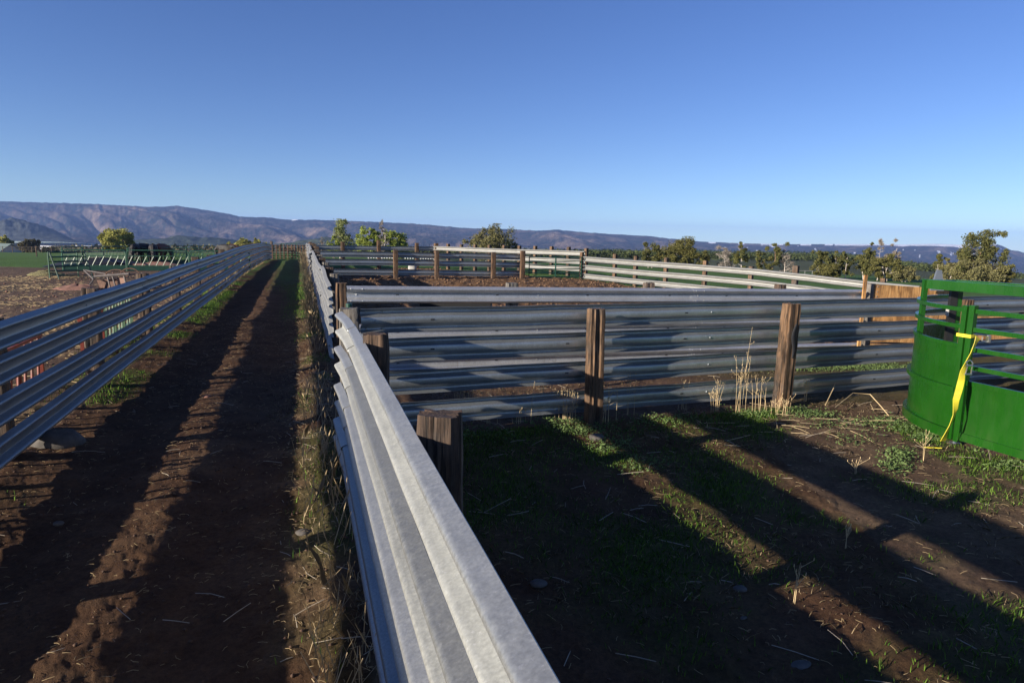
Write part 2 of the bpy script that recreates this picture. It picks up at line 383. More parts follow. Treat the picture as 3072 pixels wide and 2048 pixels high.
# ------------------------------------------------------------------ ground
def side(x, y, a, b): return (b[0] - a[0]) * (y - a[1]) - (b[1] - a[1]) * (x - a[0])
CA = (-10.05, 34.8); CB = (4.18, 40.25)
DA = at_z(930, 741, 1.35)[:2]; DB = at_z(1302, 745, 1.35)[:2]
R1A = (4.18, 40.25); R1B = (14.25, 28.0)
def zones(x, y):
    u = x * PD[0] + y * PD[1]; l = x * LD[0] + y * LD[1]
    r = np.hypot(x, y)
    az = np.clip(np.arctan2(x, y), -.68, .68); d = np.maximum(r * np.cos(az), 1); c = 1536 + F * np.tan(az) / math.cos(pitch)
    n1 = fbm(x * .9, y * .9, 4, 21); n2 = fbm(x * .25, y * .25, 3, 33); n3 = fbm(x * 3.1, y * 3.1, 3, 41)
    G = np.zeros_like(x); S = np.zeros_like(x)
    soil = np.stack([.086 + 0 * x, .045 + 0 * x, .024 + 0 * x], -1)
    lane = (u > -3.05) & (u < .5)
    # lane grass: along left fence foot, right foot, crown far along
    gl = smooth(-2.35, -2.8, u) * smooth(6, 10, l) * smooth(.42, .6, fbm(x * .8, y * .8, 3, 121)) * .9
    gr = smooth(-.35, .15, u) * (.75 * smooth(.45, .62, n1)) + smooth(-.9, -.3, u) * smooth(14, 26, l) * .8 * n1
    gc = smooth(30, 46, l) * (1 - smooth(.25, .55, np.abs(u + 1.95))) * .2 + smooth(26, 40, l) * smooth(.7, .1, np.abs(u + .95)) * .6 + smooth(38, 60, l) * smooth(.5, .1, np.abs(u + 1.6)) * .7
    G = np.where(lane, np.clip(gl + gr + gc, 0, 1), G)
    S = np.where(lane, np.clip(smooth(-.6, 0, u) * .38 + .12 * n3 + smooth(-1.7, -1.2, u) * smooth(-.8, -1.1, u) * .1, 0, 1), S)
    dA = side(x, y, (1.18, 9.24), (4.21, 10.25)) / 3.19
    dB = side(x, y, (-2.93, 12.0), (7.85, 15.95)) / 11.5
    yard = (u >= .5) & (dA < 0)
    gy = np.clip((n1 - .41) * 2.2 + smooth(-2.2, -.2, dA) * .35 - smooth(2.6, 5.2, x) * .55 * (1 - smooth(.5, .6, n1)) + .1, 0, 1)
    G = np.where(yard, gy, G); S = np.where(yard, np.clip(.25 + (n2 - .5) * .8, 0, 1), S)
    soil = np.where(yard[..., None] & (x > 3.2)[..., None], np.array([.105, .066, .042]), soil)
    alley = (u >= .5) & (dA >= 0) & (dB < .1)
    G = np.where(alley, np.clip(smooth(2.5, 6, x) * (.3 + n1 * .7) + .05, 0, 1), G)
    soil = np.where(alley[..., None], np.array([.10, .058, .036]), soil)
    pen = (u >= .5) & (dB >= .1) & (side(x, y, R1A, R1B) < 0) & (side(x, y, CA, CB) < 0)
    pen2 = (u >= .5) & (side(x, y, CA, CB) >= 0) & (side(x, y, tuple(DA), tuple(DB)) < 0) & (side(x, y, tuple(DB), (2.2, 40.5)) < 0)
    pp = pen | pen2
    soil = np.where(pp[..., None], np.array([.150, .082, .040]) * (.55 + .9 * n3)[..., None], soil)
    S = np.where(pp, .15, S)
    out = (u >= .5) & (~pp) & (~alley) & (~yard)
    G = np.where(out, 1.0, G)
    left = u <= -3.05
    soil = np.where(left[..., None], np.array([.13, .084, .056]) * (.55 + .95 * n2)[..., None], soil)
    S = np.where(left, np.clip(smooth(.42, .62, fbm(x * .35, y * .5, 4, 51)) * .8 + .12, 0, 1), S)
    G = np.where(left, smooth(-4.6, -3.4, u) * smooth(9, 16, l) * n1, G)
    fieldL = left & (d > 40.5 + 2.0 * n2) & (c < 215 + 10 * n1)
    G = np.where(fieldL, 1, G)
    far_l = left & (d > 52); G = np.where(far_l, np.clip(.6 + n2, 0, 1), G)
    laneend = lane & (l > 80); G = np.where(laneend, 1, G)
    # grass colour, near / irrigated fields
    gcol = np.array([.040, .075, .014]) * (.7 + .6 * n1)[..., None]
    gfield = np.array([.060, .115, .022]) * (.75 + .5 * n2)[..., None]
    gsel = smooth(18, 30, d)[..., None]; gcol = gcol * (1 - gsel) + gfield * 1.2 * gsel
    straw = np.array([.27, .20, .115])
    col = soil * (.75 + .5 * n3)[..., None]
    col = col * (1 - .55 * (S * smooth(.35, .7, n3))[..., None]) + straw * .55 * (S * smooth(.35, .7, n3))[..., None]
    Gm = (G * smooth(.2, .55, n3 + G * .5))[..., None] * np.where(d < 16, .55, 1.)[..., None]
    col = col * (1 - Gm) + gcol * Gm
    # far country: patchwork of fields and scrub
    fx, fy = x / 130 + .3 * n2, y / 60
    cell = vnoise(np.floor(x / 170 + .12 * np.sin(y / 90)), np.floor(d / (45 + d * .12)), 77)
    pal = np.stack([.10 + .26 * smooth(.45, .9, cell), .13 + .14 * smooth(.45, .9, cell), .055 + .10 * smooth(.45, .9, cell)], -1)
    scrub = np.array([.065, .075, .036]) * (.6 + .8 * fbm(x / 9, y / 9, 4, 61))[..., None]
    wr = smooth(1250, 1600, c); cc_ = pal * (1 - wr[..., None]) + scrub * wr[..., None]
    tan_ = smooth(.55, .7, fbm(x / 260, y / 420, 3, 63))[..., None] * (1 - .7 * wr[..., None])
    cc_ = cc_ * (1 - tan_) + np.array([.36, .27, .17]) * tan_
    fd = np.where(c > 1250, smooth(84, 100, d), smooth(150, 190, d))[..., None]
    col = col * (1 - fd) + cc_ * fd
    return col, G, S, u, l, d
def build_ground():
    th = np.concatenate([np.linspace(-math.pi, -.84, 26)[:-1], np.linspace(-.84, .84, 1150), np.linspace(.84, math.pi, 26)[1:-1]])
    r = [.5]
    while r[-1] < 2700: r.append(r[-1] * (1.0075 if r[-1] < 60 else 1.012))
    r = np.array(r); nt_, nr = len(th), len(r)
    T, Rr = np.meshgrid(th, r); X = Rr * np.sin(T); Y = Rr * np.cos(T)
    Z = terrain(X, Y)
    col, G, S, u, l, d = zones(X, Y)
    near = 1 - smooth(30, 60, Rr)
    n = fbm(X * 2.2, Y * 2.2, 4, 3) - .5; nf = fbm(X * 9, Y * 9, 3, 4) - .5; nv = fbm(X * 30, Y * 30, 2, 8) - .5
    amp = .05 + 0 * X
    pen = (u > .6) & (l > 12.8) & (d < 60)
    Z = Z + near * (n * amp + (fbm(X * 4.5, Y * 4.5, 3, 17) - .5) * .022 + nf * .030 + nv * .012 * (1 - smooth(6, 12, Rr)))
    Z = Z + np.where(pen, near * (np.abs(fbm(X * 1.6, Y * 1.6, 4, 13) - .5) * .34 + (fbm(X * 5, Y * 5, 3, 15) - .5) * .10), 0)
    # wheel ruts and crown in the lane
    lane = smooth(-3.0, -2.6, u) * smooth(.4, .1, u)
    wob = .12 * np.sin(l * .35) + .1 * (fbm(l * .4, 0 * l, 2, 19) - .5)
    Z = Z - lane * .045 * (np.exp(-((u + 2.15 + wob) / .28) ** 2) + np.exp(-((u + .62 + wob) / .28) ** 2)) + lane * .02 * np.exp(-((u + 1.4) / .35) ** 2)
    Z = Z + .06 * np.exp(-((u - .35) / .3) ** 2) * (l > 0) * (l < 80) * near + .05 * np.exp(-((u + 3.1) / .3) ** 2) * (l > 0) * (l < 80) * near
    # earth bank along the edge of the left field
    V = np.stack([X, Y, Z], -1).reshape(-1, 3)
    idx = np.arange(nt_ * nr).reshape(nr, nt_); a = idx; b = np.concatenate([idx[:, 1:], idx[:, :1]], 1)
    Fq = np.stack([a[:-1], a[1:], b[1:], b[:-1]], -1).reshape(-1, 4)
    # close the hole under the camera
    V = np.concatenate([V, [[0, 0, 0]]]); C = np.concatenate([col.reshape(-1, 3), [[.06, .036, .024]]])
    C = np.concatenate([C, np.ones((len(C), 1))], 1)
    f0 = np.stack([idx[0], np.roll(idx[0], -1), np.full(nt_, len(V) - 1), np.full(nt_, len(V) - 1)], -1)
    m, nt, b = nodes('earth_and_grass'); at = N(nt, 'ShaderNodeAttribute', attribute_name='albedo')
    v = ocoord(nt); fine = tex(nt, v, scale=22, detail=8, rough=.75); vf = tex(nt, v, scale=120, detail=4, rough=.7); med = tex(nt, v, scale=2.3, detail=8, rough=.7)
    c = mix(nt, .8, at.outputs['Color'], ramp(nt, fine, [(.3, g3(.45)), (.7, g3(1.5))]), 'MULTIPLY')
    c = mix(nt, .6, c, ramp(nt, vf, [(.3, g3(.6)), (.7, g3(1.35))]), 'MULTIPLY')
    c = mix(nt, .45, c, ramp(nt, med, [(.3, g3(.6)), (.7, g3(1.35))]), 'MULTIPLY')
    nt.links.new(c, b.inputs['Base Color']); b.inputs['Roughness'].default_value = .95; b.inputs['Specular IOR Level'].default_value = .15
    hh = mix(nt, .45, fine, vf); bump(nt, b, hh, .9, .03)
    o = np_mesh('ground', V, Fq, m, None, True, {'albedo': C})
    me = o.data
    return tag(o, 'bare brown soil, corral dirt and green fields running out to the valley', None, None, 'structure')
GROUND = build_ground()
# small centre disc so that the sheet has no hole where the photographer stands
_mb = MB(); _n = 32
_mb.add([(0, 0, -.02)] + [(.55 * math.cos(2 * math.pi * k / _n), .55 * math.sin(2 * math.pi * k / _n), -.02) for k in range(_n)], [(0, 1 + k, 1 + (k + 1) % _n) for k in range(_n)])
_o = _mb.build('ground_patch', M['clod']); tag(_o, kind='structure')

# ------------------------------------------------------------------ mountains
SKY = [(-400, 600), (0, 606), (190, 611), (380, 618), (432, 622), (528, 619), (612, 631), (670, 640), (712, 650), (762, 652), (788, 652), (861, 660), (953, 660), (1068, 664), (1183, 669), (1259, 673),
       (1374, 683), (1412, 685), (1520, 688), (1600, 692), (1657, 689), (1753, 697), (1868, 704), (1944, 708), (1983, 713), (2097, 725), (2250, 730), (2365, 732), (2560, 732), (2700, 733), (2800, 731), (2881, 734), (2981, 731), (3002, 737), (3031, 750), (3051, 752), (3072, 758), (3500, 800)]
def sky_y(c): return np.interp(c, [a for a, _ in SKY], [b for _, b in SKY])
def build_mountains():
    cs = np.linspace(-500, 3560, 1500); ts = np.linspace(0, 1.25, 190)
    C, T = np.meshgrid(cs, ts); az = np.arctan((C - 1536) * math.cos(pitch) / F)
    d0, d1 = 2500., 4300.; D = d0 + (d1 - d0) * np.minimum(T, 1) + 900 * np.maximum(T - 1, 0)
    X = D * np.tan(az); Y = D
    yb = np.interp(C, [-500, 0, 900, 1700, 2500, 3072, 3600], [720, 720, 748, 760, 776, 850, 900])
    ys = sky_y(C) + (fbm(C / 14, C * 0, 3, 71) - .5) * 3 * (C < 2200)
    vl = vline(C); zb = H + (vl - yb) / F * d0; zs = H + (vl - ys) / F * d1
    # spurs: broad buttresses running down from the rim, warped
    wx = C / 210 + 1.5 * fbm(C / 300, T * 1.6, 3, 81) + T * 1.3
    r1 = np.abs(2 * vnoise(wx, T * .7, 82) - 1); r2 = np.abs(2 * vnoise(wx * 2.6 + T, T * 1.8, 83) - 1); r3 = fbm(C / 18, T * 9, 4, 84)
    f = T + (r1 - .45) * .42 * np.sin(np.pi * np.clip(T, 0, 1)) + (r2 - .4) * .16 * np.sin(np.pi * np.clip(T, 0, 1)) + (r3 - .5) * .05 * (T < 1)
    prof = np.clip(f, 0, 1.0) ** np.interp(C, [0, 1800, 2300, 3000], [1.15, 1.1, 1.5, 1.4])
    bench = smooth(.0, 1, np.clip(f, 0, 1))
    Z = zb + (zs - zb) * np.clip(.45 * prof + .55 * bench, 0, 1)
    Z = np.where(T > 1, zs - (T - 1) * 260, Z)
    # a dark butte standing in front at the far left
    Z = Z + 0
    dark = np.array([.020, .026, .026]); tanc = np.array([.20, .150, .115]); mid = np.array([.095, .072, .062])
    n = fbm(C / 60, T * 7, 5, 91); n2 = fbm(C / 9, T * 40, 4, 92)
    k = smooth(.44, .70, n + .25 * (r1 - .5)); k2 = smooth(.42, .62, n2)
    col = dark * (1 - k[..., None]) + tanc * k[..., None]; col = col * (1 - .6 * k2[..., None]) + mid * .6 * k2[..., None]; col = col * (.6 + .8 * vnoise(C / 2.2, T * 110, 99))[..., None]
    rim = smooth(.82, .93, T)[..., None] * (C < 2000)[..., None]; col = col * (1 - .6 * rim) + dark * .9 * .6 * rim
    # snow on the mesa rim and in its gullies
    sn = ((C > 2500) & (C < 2985) & (T > .84 + .05 * vnoise(C / 30, T * 0, 98))) | ((C > 2120) & (C <= 2500) & (T > .88) & (vnoise(C / 22, T * 0, 95) > .62)) | ((C > 858) & (C < 905) & (T > .95) & (vnoise(C / 9, T * 0, 96) > .4))
    gul = (C > 2150) & (C < 3000) & (T > .45) & (T < .9) & (fbm(C / 12 + T * 2.2, T * 6, 3, 97) > .775)
    col = np.where((sn | gul)[..., None], np.array([.82, .84, .88]), col)
    V = np.stack([X, Y, Z], -1).reshape(-1, 3); nr, nc = X.shape; idx = np.arange(nr * nc).reshape(nr, nc)
    Fq = np.stack([idx[:-1, :-1], idx[:-1, 1:], idx[1:, 1:], idx[1:, :-1]], -1).reshape(-1, 4)
    cc_ = np.concatenate([col.reshape(-1, 3), np.ones((nr * nc, 1))], 1)
    m, nt, b = nodes('mountain_scrub_and_rock'); at = N(nt, 'ShaderNodeAttribute', attribute_name='albedo')
    v = ocoord(nt); n_ = tex(nt, v, scale=.03, detail=8, rough=.75)
    c = mix(nt, .7, at.outputs['Color'], ramp(nt, n_, [(.35, g3(.55)), (.65, g3(1.4))]), 'MULTIPLY')
    nt.links.new(c, b.inputs['Base Color']); b.inputs['Roughness'].default_value = 1; b.inputs['Specular IOR Level'].default_value = 0
    bump(nt, b, n_, 1.0, 14)
    return tag(np_mesh('mountains', V, Fq, m, None, True, {'albedo': cc_}), 'long blue wooded mountain range with tan slopes and a snowy flat mesa', kind='structure')
build_mountains()
def build_hill(name, c0, hw, ytop, ybase, d, depth, label, seed, col=(.045, .055, .045)):
    cs = np.linspace(c0 - hw, c0 + hw, 140); ts = np.linspace(-1, 1, 40); C, T = np.meshgrid(cs, ts)
    D = d + T * depth; X = (C - 1536) / F * D; Y = D
    s = (C - c0) / hw; zb = H + (vline(C) - ybase) / F * D - 6; zt = H + (vline(C) - ytop) / F * d
    h = np.clip(1 - np.abs(s) ** 1.5, 0, 1) * np.clip(1 - np.abs(T) ** 2, 0, 1) * (.8 + .35 * fbm(C / 25, T * 3, 4, seed))
    Z = zb + (zt - zb) * h
    V = np.stack([X, Y, Z], -1).reshape(-1, 3); nr, nc = X.shape; idx = np.arange(nr * nc).reshape(nr, nc)
    Fq = np.stack([idx[:-1, :-1], idx[:-1, 1:], idx[1:, 1:], idx[1:, :-1]], -1).reshape(-1, 4)
    return tag(np_mesh(name, V, Fq, simple(name + '_scrub', col, 1, 0, .5, .05, bmp=.6, bd=6, spec=0), None, True), label, kind='structure')
build_hill('hill', 45, 190, 655, 716, 2150, 260, 'dark scrub covered butte at the foot of the range', 5, (.05, .055, .05))
build_hill('hill', 560, 330, 708, 742, 1750, 200, 'low wooded foothill below the mountains', 6, (.04, .05, .035))
build_hill('hill', 985, 260, 712, 748, 1650, 160, 'low green foothill behind the lane gate', 7, (.05, .06, .035))

# ------------------------------------------------------------------ fences
pA, pB = np.array([-3.12, 0]), None
LP = -PD                                   # faces away from right
ORD = [0]
# left lane fence : rails on the lane side
o = UL(-3.0, 12)
fL = empty('guardrail_fence', o, 'blue grey four rail guardrail fence running along the left side of the dirt lane', 'fence', 'corral fences of guardrail and posts')
def pth(u0, l0, u1, l1): a, b = UL(u0, l0), UL(u1, l1); return a[:2], b[:2]
a, b = pth(-3.02, .2, -3.02, 79.3)
rails_along(fL, o, a, b, [1.44, 1.08, .675, .285], PD, M['galv_blue'], 7.62, 3, first=7.47, dent=.005, jitter=.010, step=.5, scale=.97)
k = 0; l = .9
while l < 79.5:
    p = UL(-3.16, l + (R_.random() - .5) * .2); p[2] = tz(*p[:2])
    post(fL, o, p, 1.56 + R_.random() * .12, .24, .2, math.atan2(PD[1], PD[0]), 0, 0, M['tie'], k, l < 26); l += 3.76; k += 1
# right lane fence, near run with kinked ends
o = UL(.5, 5)
fN = empty('guardrail_fence', o, 'sunlit near guardrail fence in the foreground with kinked end pieces', 'fence', 'corral fences of guardrail and posts')
ZN = [1.455, 1.06, .67, .29]
for i, zc in enumerate(ZN):
    uu = .53 - (1.5 - zc) * .085
    path = [UL(uu + .01, -2.2, zc), UL(uu, 3.0, zc), UL(uu, 7.35 - .1 * i, zc + .005)]
    bl = [(9.35, .104), (9.35, -.104), (9.2, 0)]
    wbeam('rail', path, -PD, M[['galv_near', 'galv_grey', 'galv_near', 'galv_blue'][i]], fN, o, 50 + i, .0009, bolts=bl, step=.12, scale=.97, slots=[(6.2, 0), (8.1, 0)], mat2=M[['galv_cream_sheen', 'galv_grey2', 'galv_cream_sheen', 'galv_near'][i]])  # rail and lower-hump tones paint in glancing light and reflections
    ln = 1.25 if i < 2 else 1.05
    p2 = [UL(uu - .008, 7.18 - .1 * i, zc + .006), UL(uu - .024, 7.18 - .1 * i + ln * .5, zc + .010), UL(uu - .072 + .01 * i, 7.18 - .1 * i + ln, zc + .02)]
    wbeam('end_rail', p2, -PD, M['galv_near'], fN, o, 60 + i, .003, step=.1, scale=.97, mat2=M['galv_cream_sheen'])
for i, (px, py, h_, w_, d_) in enumerate([(1322, 1238, 1.70, .235, .17), (1128, 1000, 1.68, .235, .2), (1300, 2600, 1.6, .24, .2), (1047, 924, 1.64, .24, .2)]):
    q = at_z(px, py, h_) if i != 2 else UL(.72, .3); q[2] = 0
    post(fN, o, q, h_, w_, d_, 0.02 if i == 0 else .12, 0, 0, [M['tie'], M['tie'], M['tie'], M['tie_grey']][i], 200 + i, True, rough=1.6)
# green pipe gate post and chain in the gap
gp = UL(.60, 9.35)
mb = MB(gp); mb.tube([gp + [0, 0, -.1], gp + [0, 0, 1.62]], .045, 12); go = mb.build('pipe_post', M['green_dark'], None, True)
tag(go, 'slim dark green steel pipe post at the gap in the right lane fence', 'post')
mb = MB(gp + [-.06, -.05, 1.2]); ch = gp + np.array([-.07, -.07, 1.32])
for k in range(16):
    c = ch + np.array([.012 * math.sin(k), .0, -.042 * k]); ax = (k % 2) * math.pi / 2
    mb.tube([c + np.array([.014 * math.cos(t) * math.cos(ax), .014 * math.cos(t) * math.sin(ax), .028 * math.sin(t)]) for t in np.linspace(0, 2 * math.pi, 9)[:-1]], .0045, 5, closed=True)
tag(mb.build('chain', M['iron'], None, True), 'short steel chain hanging on the green pipe post', 'chain')
# right lane fence, far runs
o = UL(.6, 20)
fF = empty('guardrail_fence', o, 'sunlit guardrail fence along the right side of the lane past the gap', 'fence', 'corral fences of guardrail and posts')
a, b = pth(.56, 13.35, .56, 35.0)
rails_along(fF, o, a, b, [1.42, 1.05, .68, .30], -PD, M['galv_white'], 7.62, 8, first=6.0, dent=.012, jitter=.03, step=.35)
for k, l in enumerate([13.25, 16.0, 18.7, 21.6, 25.0, 28.2, 31.4, 34.6]):
    p = UL(.72, l); p[2] = tz(*p[:2]); post(fF, o, p, 1.6, .22, .2, .3, 0, 0, M['tie_grey'] if k % 2 else M['tie_b'] if k == 0 else M['tie'], 300 + k, l < 22)
o = UL(.6, 50)
fG = empty('guardrail_fence', o, 'farthest stretch of the right lane guardrail fence, leaning towards the lane gate', 'fence', 'corral fences of guardrail and posts')
a, b = pth(.50, 36.6, .62, 79.0)
rails_along(fG, o, a, b, [1.45, 1.06, .68, .30], -PD, M['galv_white'], 7.62, 9, dent=.05, jitter=.07, step=.6)
l = 36.4; k = 0
while l < 79.6:
    p = UL(.8, l); p[2] = tz(*p[:2]); post(fG, o, p, 1.62 + .12 * R_.random(), .22, .2, .3, (R_.random() - .5) * .06, 0, M['tie_b'] if k % 2 else M['tie'], 340 + k, False); l += 2.7; k += 1
# cross fence A (backs of the rails, posts on the camera side)
AA = math.radians(20.4); aD = np.array([math.cos(AA), math.sin(AA), 0]); aN = np.array([-math.sin(AA), math.cos(AA), 0])
PA1 = np.array([1.16, 9.24, 0.]); PA2 = np.array([4.19, 10.29, 0.])
o = PA1.copy()
fA = empty('guardrail_fence', o, 'nearest cross fence of guardrails seen from the back with three weathered posts in front', 'fence', 'corral fences of guardrail and posts')
a0 = PA1 + aN * .20 - aD * 3.15; a1 = PA1 + aN * .20 + aD * 11.5
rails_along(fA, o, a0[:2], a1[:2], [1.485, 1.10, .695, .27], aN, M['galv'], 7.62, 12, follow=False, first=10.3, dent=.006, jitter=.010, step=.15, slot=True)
post(fA, o, PA1 + aN * .0, 1.60, .235, .20, AA, 0.0, -.012, M['tie_b'], 401, True, rough=2.2)
post(fA, o, PA2 + aN * .0, 1.62, .25, .20, AA + .05, .0, .022, M['tie_b'], 415, True, rough=2.2)
t3 = (at_z(2834, 893, 1.62) - PA1) @ aD
post(fA, o, PA1 + aD * t3 - aN * .02, 1.62, .27, .24, AA, 0, .05, M['tie_b'], 419, True, rough=1.5)
kh = PA2 - aN * .096; mb = MB(o); vs = []
for j in range(9):
    zz = .80 + .52 * j / 8; ww = .032 * math.sin(math.pi * (j + .4) / 8.8) ** .6 + .004; cx = .02 * math.sin(j * .9) + .02
    for i in range(6): a_ = math.pi * i / 5; vs.append(kh + aD * (cx + ww * math.cos(a_)) - aN * (.012 * math.sin(a_) + .0) + np.array([0, 0, zz]) + aD * .022 * zz)
mb.add(vs, [(j * 6 + i, j * 6 + i + 1, j * 6 + 7 + i, j * 6 + 6 + i) for j in range(8) for i in range(5)]); mb.build('split', M['void'], fA)  # dark raised sliver paints the shade of a hollow in the post
post(fA, o, PA1 + aD * 9.6, 1.6, .24, .2, AA, 0, 0, M['tie'], 423, True)
# cross fence B (faces of the rails, posts behind)
B0 = np.array([-2.93, 12.0, 0.]); B1 = np.array([8.22, 16.08, 0.]); bD, bL = dirv(B0, B1); bN = np.array([-bD[1], bD[0], 0]); bang = math.atan2(bD[1], bD[0])
o = B0.copy()
def onB(px, py, off=0.):
    d = ray(px, py); tt = ((B0 + bN * off) @ bN) / (d @ bN); return (np.array([0, 0, H]) + tt * d) * [1, 1, 0]
fB = empty('guardrail_fence', o, 'second cross fence with its sunny rail faces towards us and short posts behind', 'fence', 'corral fences of guardrail and posts')
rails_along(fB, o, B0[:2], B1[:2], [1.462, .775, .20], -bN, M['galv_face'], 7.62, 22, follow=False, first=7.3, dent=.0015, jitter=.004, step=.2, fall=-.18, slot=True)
for k, px in enumerate([1535, 1946, 2341]):
    post(fB, o, onB(px, 855, .12) - [0, 0, .02 + .06 * k], 1.70 if k else 1.66, .23, .2, bang, 0, 0, M['tie'] if k else M['tie_grey'], 440 + k, True)
post(fB, o, onB(2612, 870, .04) - [0, 0, .16], 1.72, .2, .16, bang, 0, 0, M['tie_grey'], 447, True)
# cross fence C
cD, cL = dirv((*CA, 0), (*CB, 0)); cN = np.array([-cD[1], cD[0], 0]); cang = math.atan2(cD[1], cD[0])
o = np.array([*CA, 0.])
fC = empty('guardrail_fence', o, 'four rail cross fence with tall posts at the far side of the first corral', 'fence', 'corral fences of guardrail and posts')
CP = []
for px in (1187, 1310, 1479, 1566):
    d_ = ray(px, 842); n_ = cN; tt = (np.array([*CA, 0.]) @ n_) / (d_ @ n_); CP.append(np.array([0, 0, H]) + tt * d_)
end = CP[3]
rails_along(fC, o, CA, tuple(end[:2] + cN[:2] * .2), [1.37, .94, .43], cN, M['galv'], 7.62, 32, follow=False, dent=.010, jitter=.02, fall=-.13)
for k, p in enumerate(CP): post(fC, o, p + cN * -.03, [1.62, 1.6, 1.58, 1.68][k], [.24, .22, .25, .27][k], .22, cang, 0, 0, M['tie_b'] if k % 2 == 0 else M['tie_b'], 460 + k, False)
# gate in fence C
G0 = end + cD * .42; G1 = np.array([*CB, end[2]]) - cD * .22; g0 = G0
gt = empty('pipe_gate', g0, 'dark green six bar pipe gate at the right end of the far cross fence', 'gate')
zs = [.22, .44, .66, .88, 1.10, 1.34]
mb = MB(g0)
for z in zs: mb.tube([G0 + [0, 0, z], G1 + [0, 0, z]], .032, 6)
mb.build('rail', M['green_dark'], gt, True)
for t in (0, .5, 1):
    mb = MB(g0); p = G0 + (G1 - G0) * t; mb.tube([p + [0, -.01, zs[0] - .02], p + [0, -.01, zs[-1] + .02]], .028 if t != .5 else .04, 6); mb.build('upright', M['green_dark'], gt, True)
# fence D, farther
DAv = np.array([*DA, 0.]); DBv = np.array([*DB, 0.]); dD, dL = dirv(DAv, DBv); dN = np.array([-dD[1], dD[0], 0])
DAv[2] = tz(*DAv[:2]); o = DAv.copy()
fD = empty('guardrail_fence', o, 'distant cross fence just above the far corral fence with dark shaded rails', 'fence', 'corral fences of guardrail and posts')
rails_along(fD, o, DA, DB, [1.44, .97, .5], dN, M['galv'], 7.62, 42, dent=.012, jitter=.02, step=.8)
for k, px in enumerate([1036, 1141, 1247, 1300]):
    q = at_z(px, 742, 1.4); p = DAv + dD * ((q - DAv) @ dD) - dN * .1; p[2] = tz(*p[:2]); post(fD, o, p, 1.85 if k != 1 else 2.0, .26, .24, .4, 0, 0, M['tie_b'], 480 + k, False)
# R2: far right-hand fence, sunlit
def qz(px, py, zt):
    p = at_z(px, py, zt)
    for _ in range(6): p = at_z(px, py, zt + tz(p[0], p[1]))
    return p
r0 = np.array([*DB, 0]); r1 = np.array([4.35, 42.0, 0.]); o = r1.copy()
f2 = empty('guardrail_fence', o, 'pale sunlit guardrail fence behind the green pipe gate, running away to the left', 'fence', 'corral fences of guardrail and posts')
rD, rL = dirv(r0, r1); rN = np.array([-rD[1], rD[0], 0])
rails_along(f2, o, r0[:2], r1[:2], [1.45, 1.0, .5], -rN if rN[1] > 0 else rN, M['galv_white'], 7.62, 52, dent=.008, jitter=.03, step=.8)
n = 10
for k in range(n + 1):
    p = r0 + rD * rL * (k / n) + (rN if rN[1] > 0 else -rN) * .14; p[2] = tz(*p[:2]); post(f2, o, p, 1.82, .22, .2, .8, 0, 0, M['tie_b'], 500 + k, False)
# R1: right-hand fence of the near corral, sunlit
q0 = np.array([4.22, 40.3, 0.]); q1 = np.array([18.6, 23.6, 0.]); o = q0.copy()
f1 = empty('guardrail_fence', o, 'pale sunlit three rail guardrail fence slanting down to the right beside the green field', 'fence', 'corral fences of guardrail and posts')
r_D, r_L = dirv(q0, q1); r_N = np.array([-r_D[1], r_D[0], 0])
TR1 = [qz(1755, 769, 0)]  # keeps numpy warm
def r1_top(px, py):      # absolute height of the top edge above the line
    d = ray(px, py); nrm = r_N; t = ((q0[:2] @ nrm[:2])) / (d[:2] @ nrm[:2]); return (np.array([0, 0, H]) + t * d)
for rr, zt in enumerate((0, -.50, -1.0)):
    pts = [r1_top(x, y) for x, y in [(1757, 769), (1900, 780), (2080, 792), (2250, 804.6), (2420, 822), (2583, 841), (2760, 857)]]
    for k in range(len(pts) - 1):
        a, b = pts[k].copy(), pts[k + 1].copy(); a[2] += -.156 + zt; b[2] += -.156 + zt
        dd = (b - a) / np.linalg.norm(b - a); ln = np.linalg.norm(b - a)
        wbeam('rail', [a - dd * .12 - r_N * .005 * (k % 2), b], -r_N, M['galv_white'], f1, o, 700 + rr * 10 + k, .004, bolts=[(.1, .104), (.1, -.104), (.3, .104), (.3, -.104), (ln / 2, 0), (ln * .25, 0), (ln * .75, 0)], step=.4)
for k, (px, py, top) in enumerate([(1747, 756, 0), (1841, 762, .15), (1904, 768, .15), (1995, 773, .2), (2112, 782, .2), (2250, 799, .05), (2384, 797, .5), (2646, 835, .2)]):
    w = r1_top(px, py) + r_N * (.14 if k else -.02); g = w[2] - 1.75; post(f1, o, np.array([w[0], w[1], g]), 1.75, .26 if k == 6 else .2, .2, math.atan2(r_D[1], r_D[0]), 0, 0, M['tie'] if k == 6 else M['tie_b'], 520 + k, False)
# board fence continuing fence B
K0 = onB(2622, 860, -.02); o = K0.copy(); kd = np.array([math.cos(.22), math.sin(.22), 0])
fK = empty('plank_fence', o, 'new yellow pine plank fence behind the green panels on the right', 'fence')
kn = np.array([-kd[1], kd[0], 0])
def plank(t0, t1, za, zb_, hh=.165):
    a_, b_ = K0 + kd * t0 - kn * .03, K0 + kd * t1 - kn * .03; a_ = a_ * [1, 1, 0] + [0, 0, za]; b_ = b_ * [1, 1, 0] + [0, 0, zb_]; dd = (b_ - a_) / np.linalg.norm(b_ - a_); up_ = np.cross(dd, kn) * -1; up_ = up_ if up_[2] > 0 else -up_
    mb = MB(o); mb.box((a_ + b_) / 2, np.linalg.norm(b_ - a_) / 2, .02, hh, np.stack([dd, kn, up_], 1)); mb.build('board', M['pine'], fK)
for z in (1.385, .86, .36, -.02): plank(0, 2.25, z, z - .10)
for z in (1.10, .62, .16): plank(2.3, 7.5, z, z - .08)
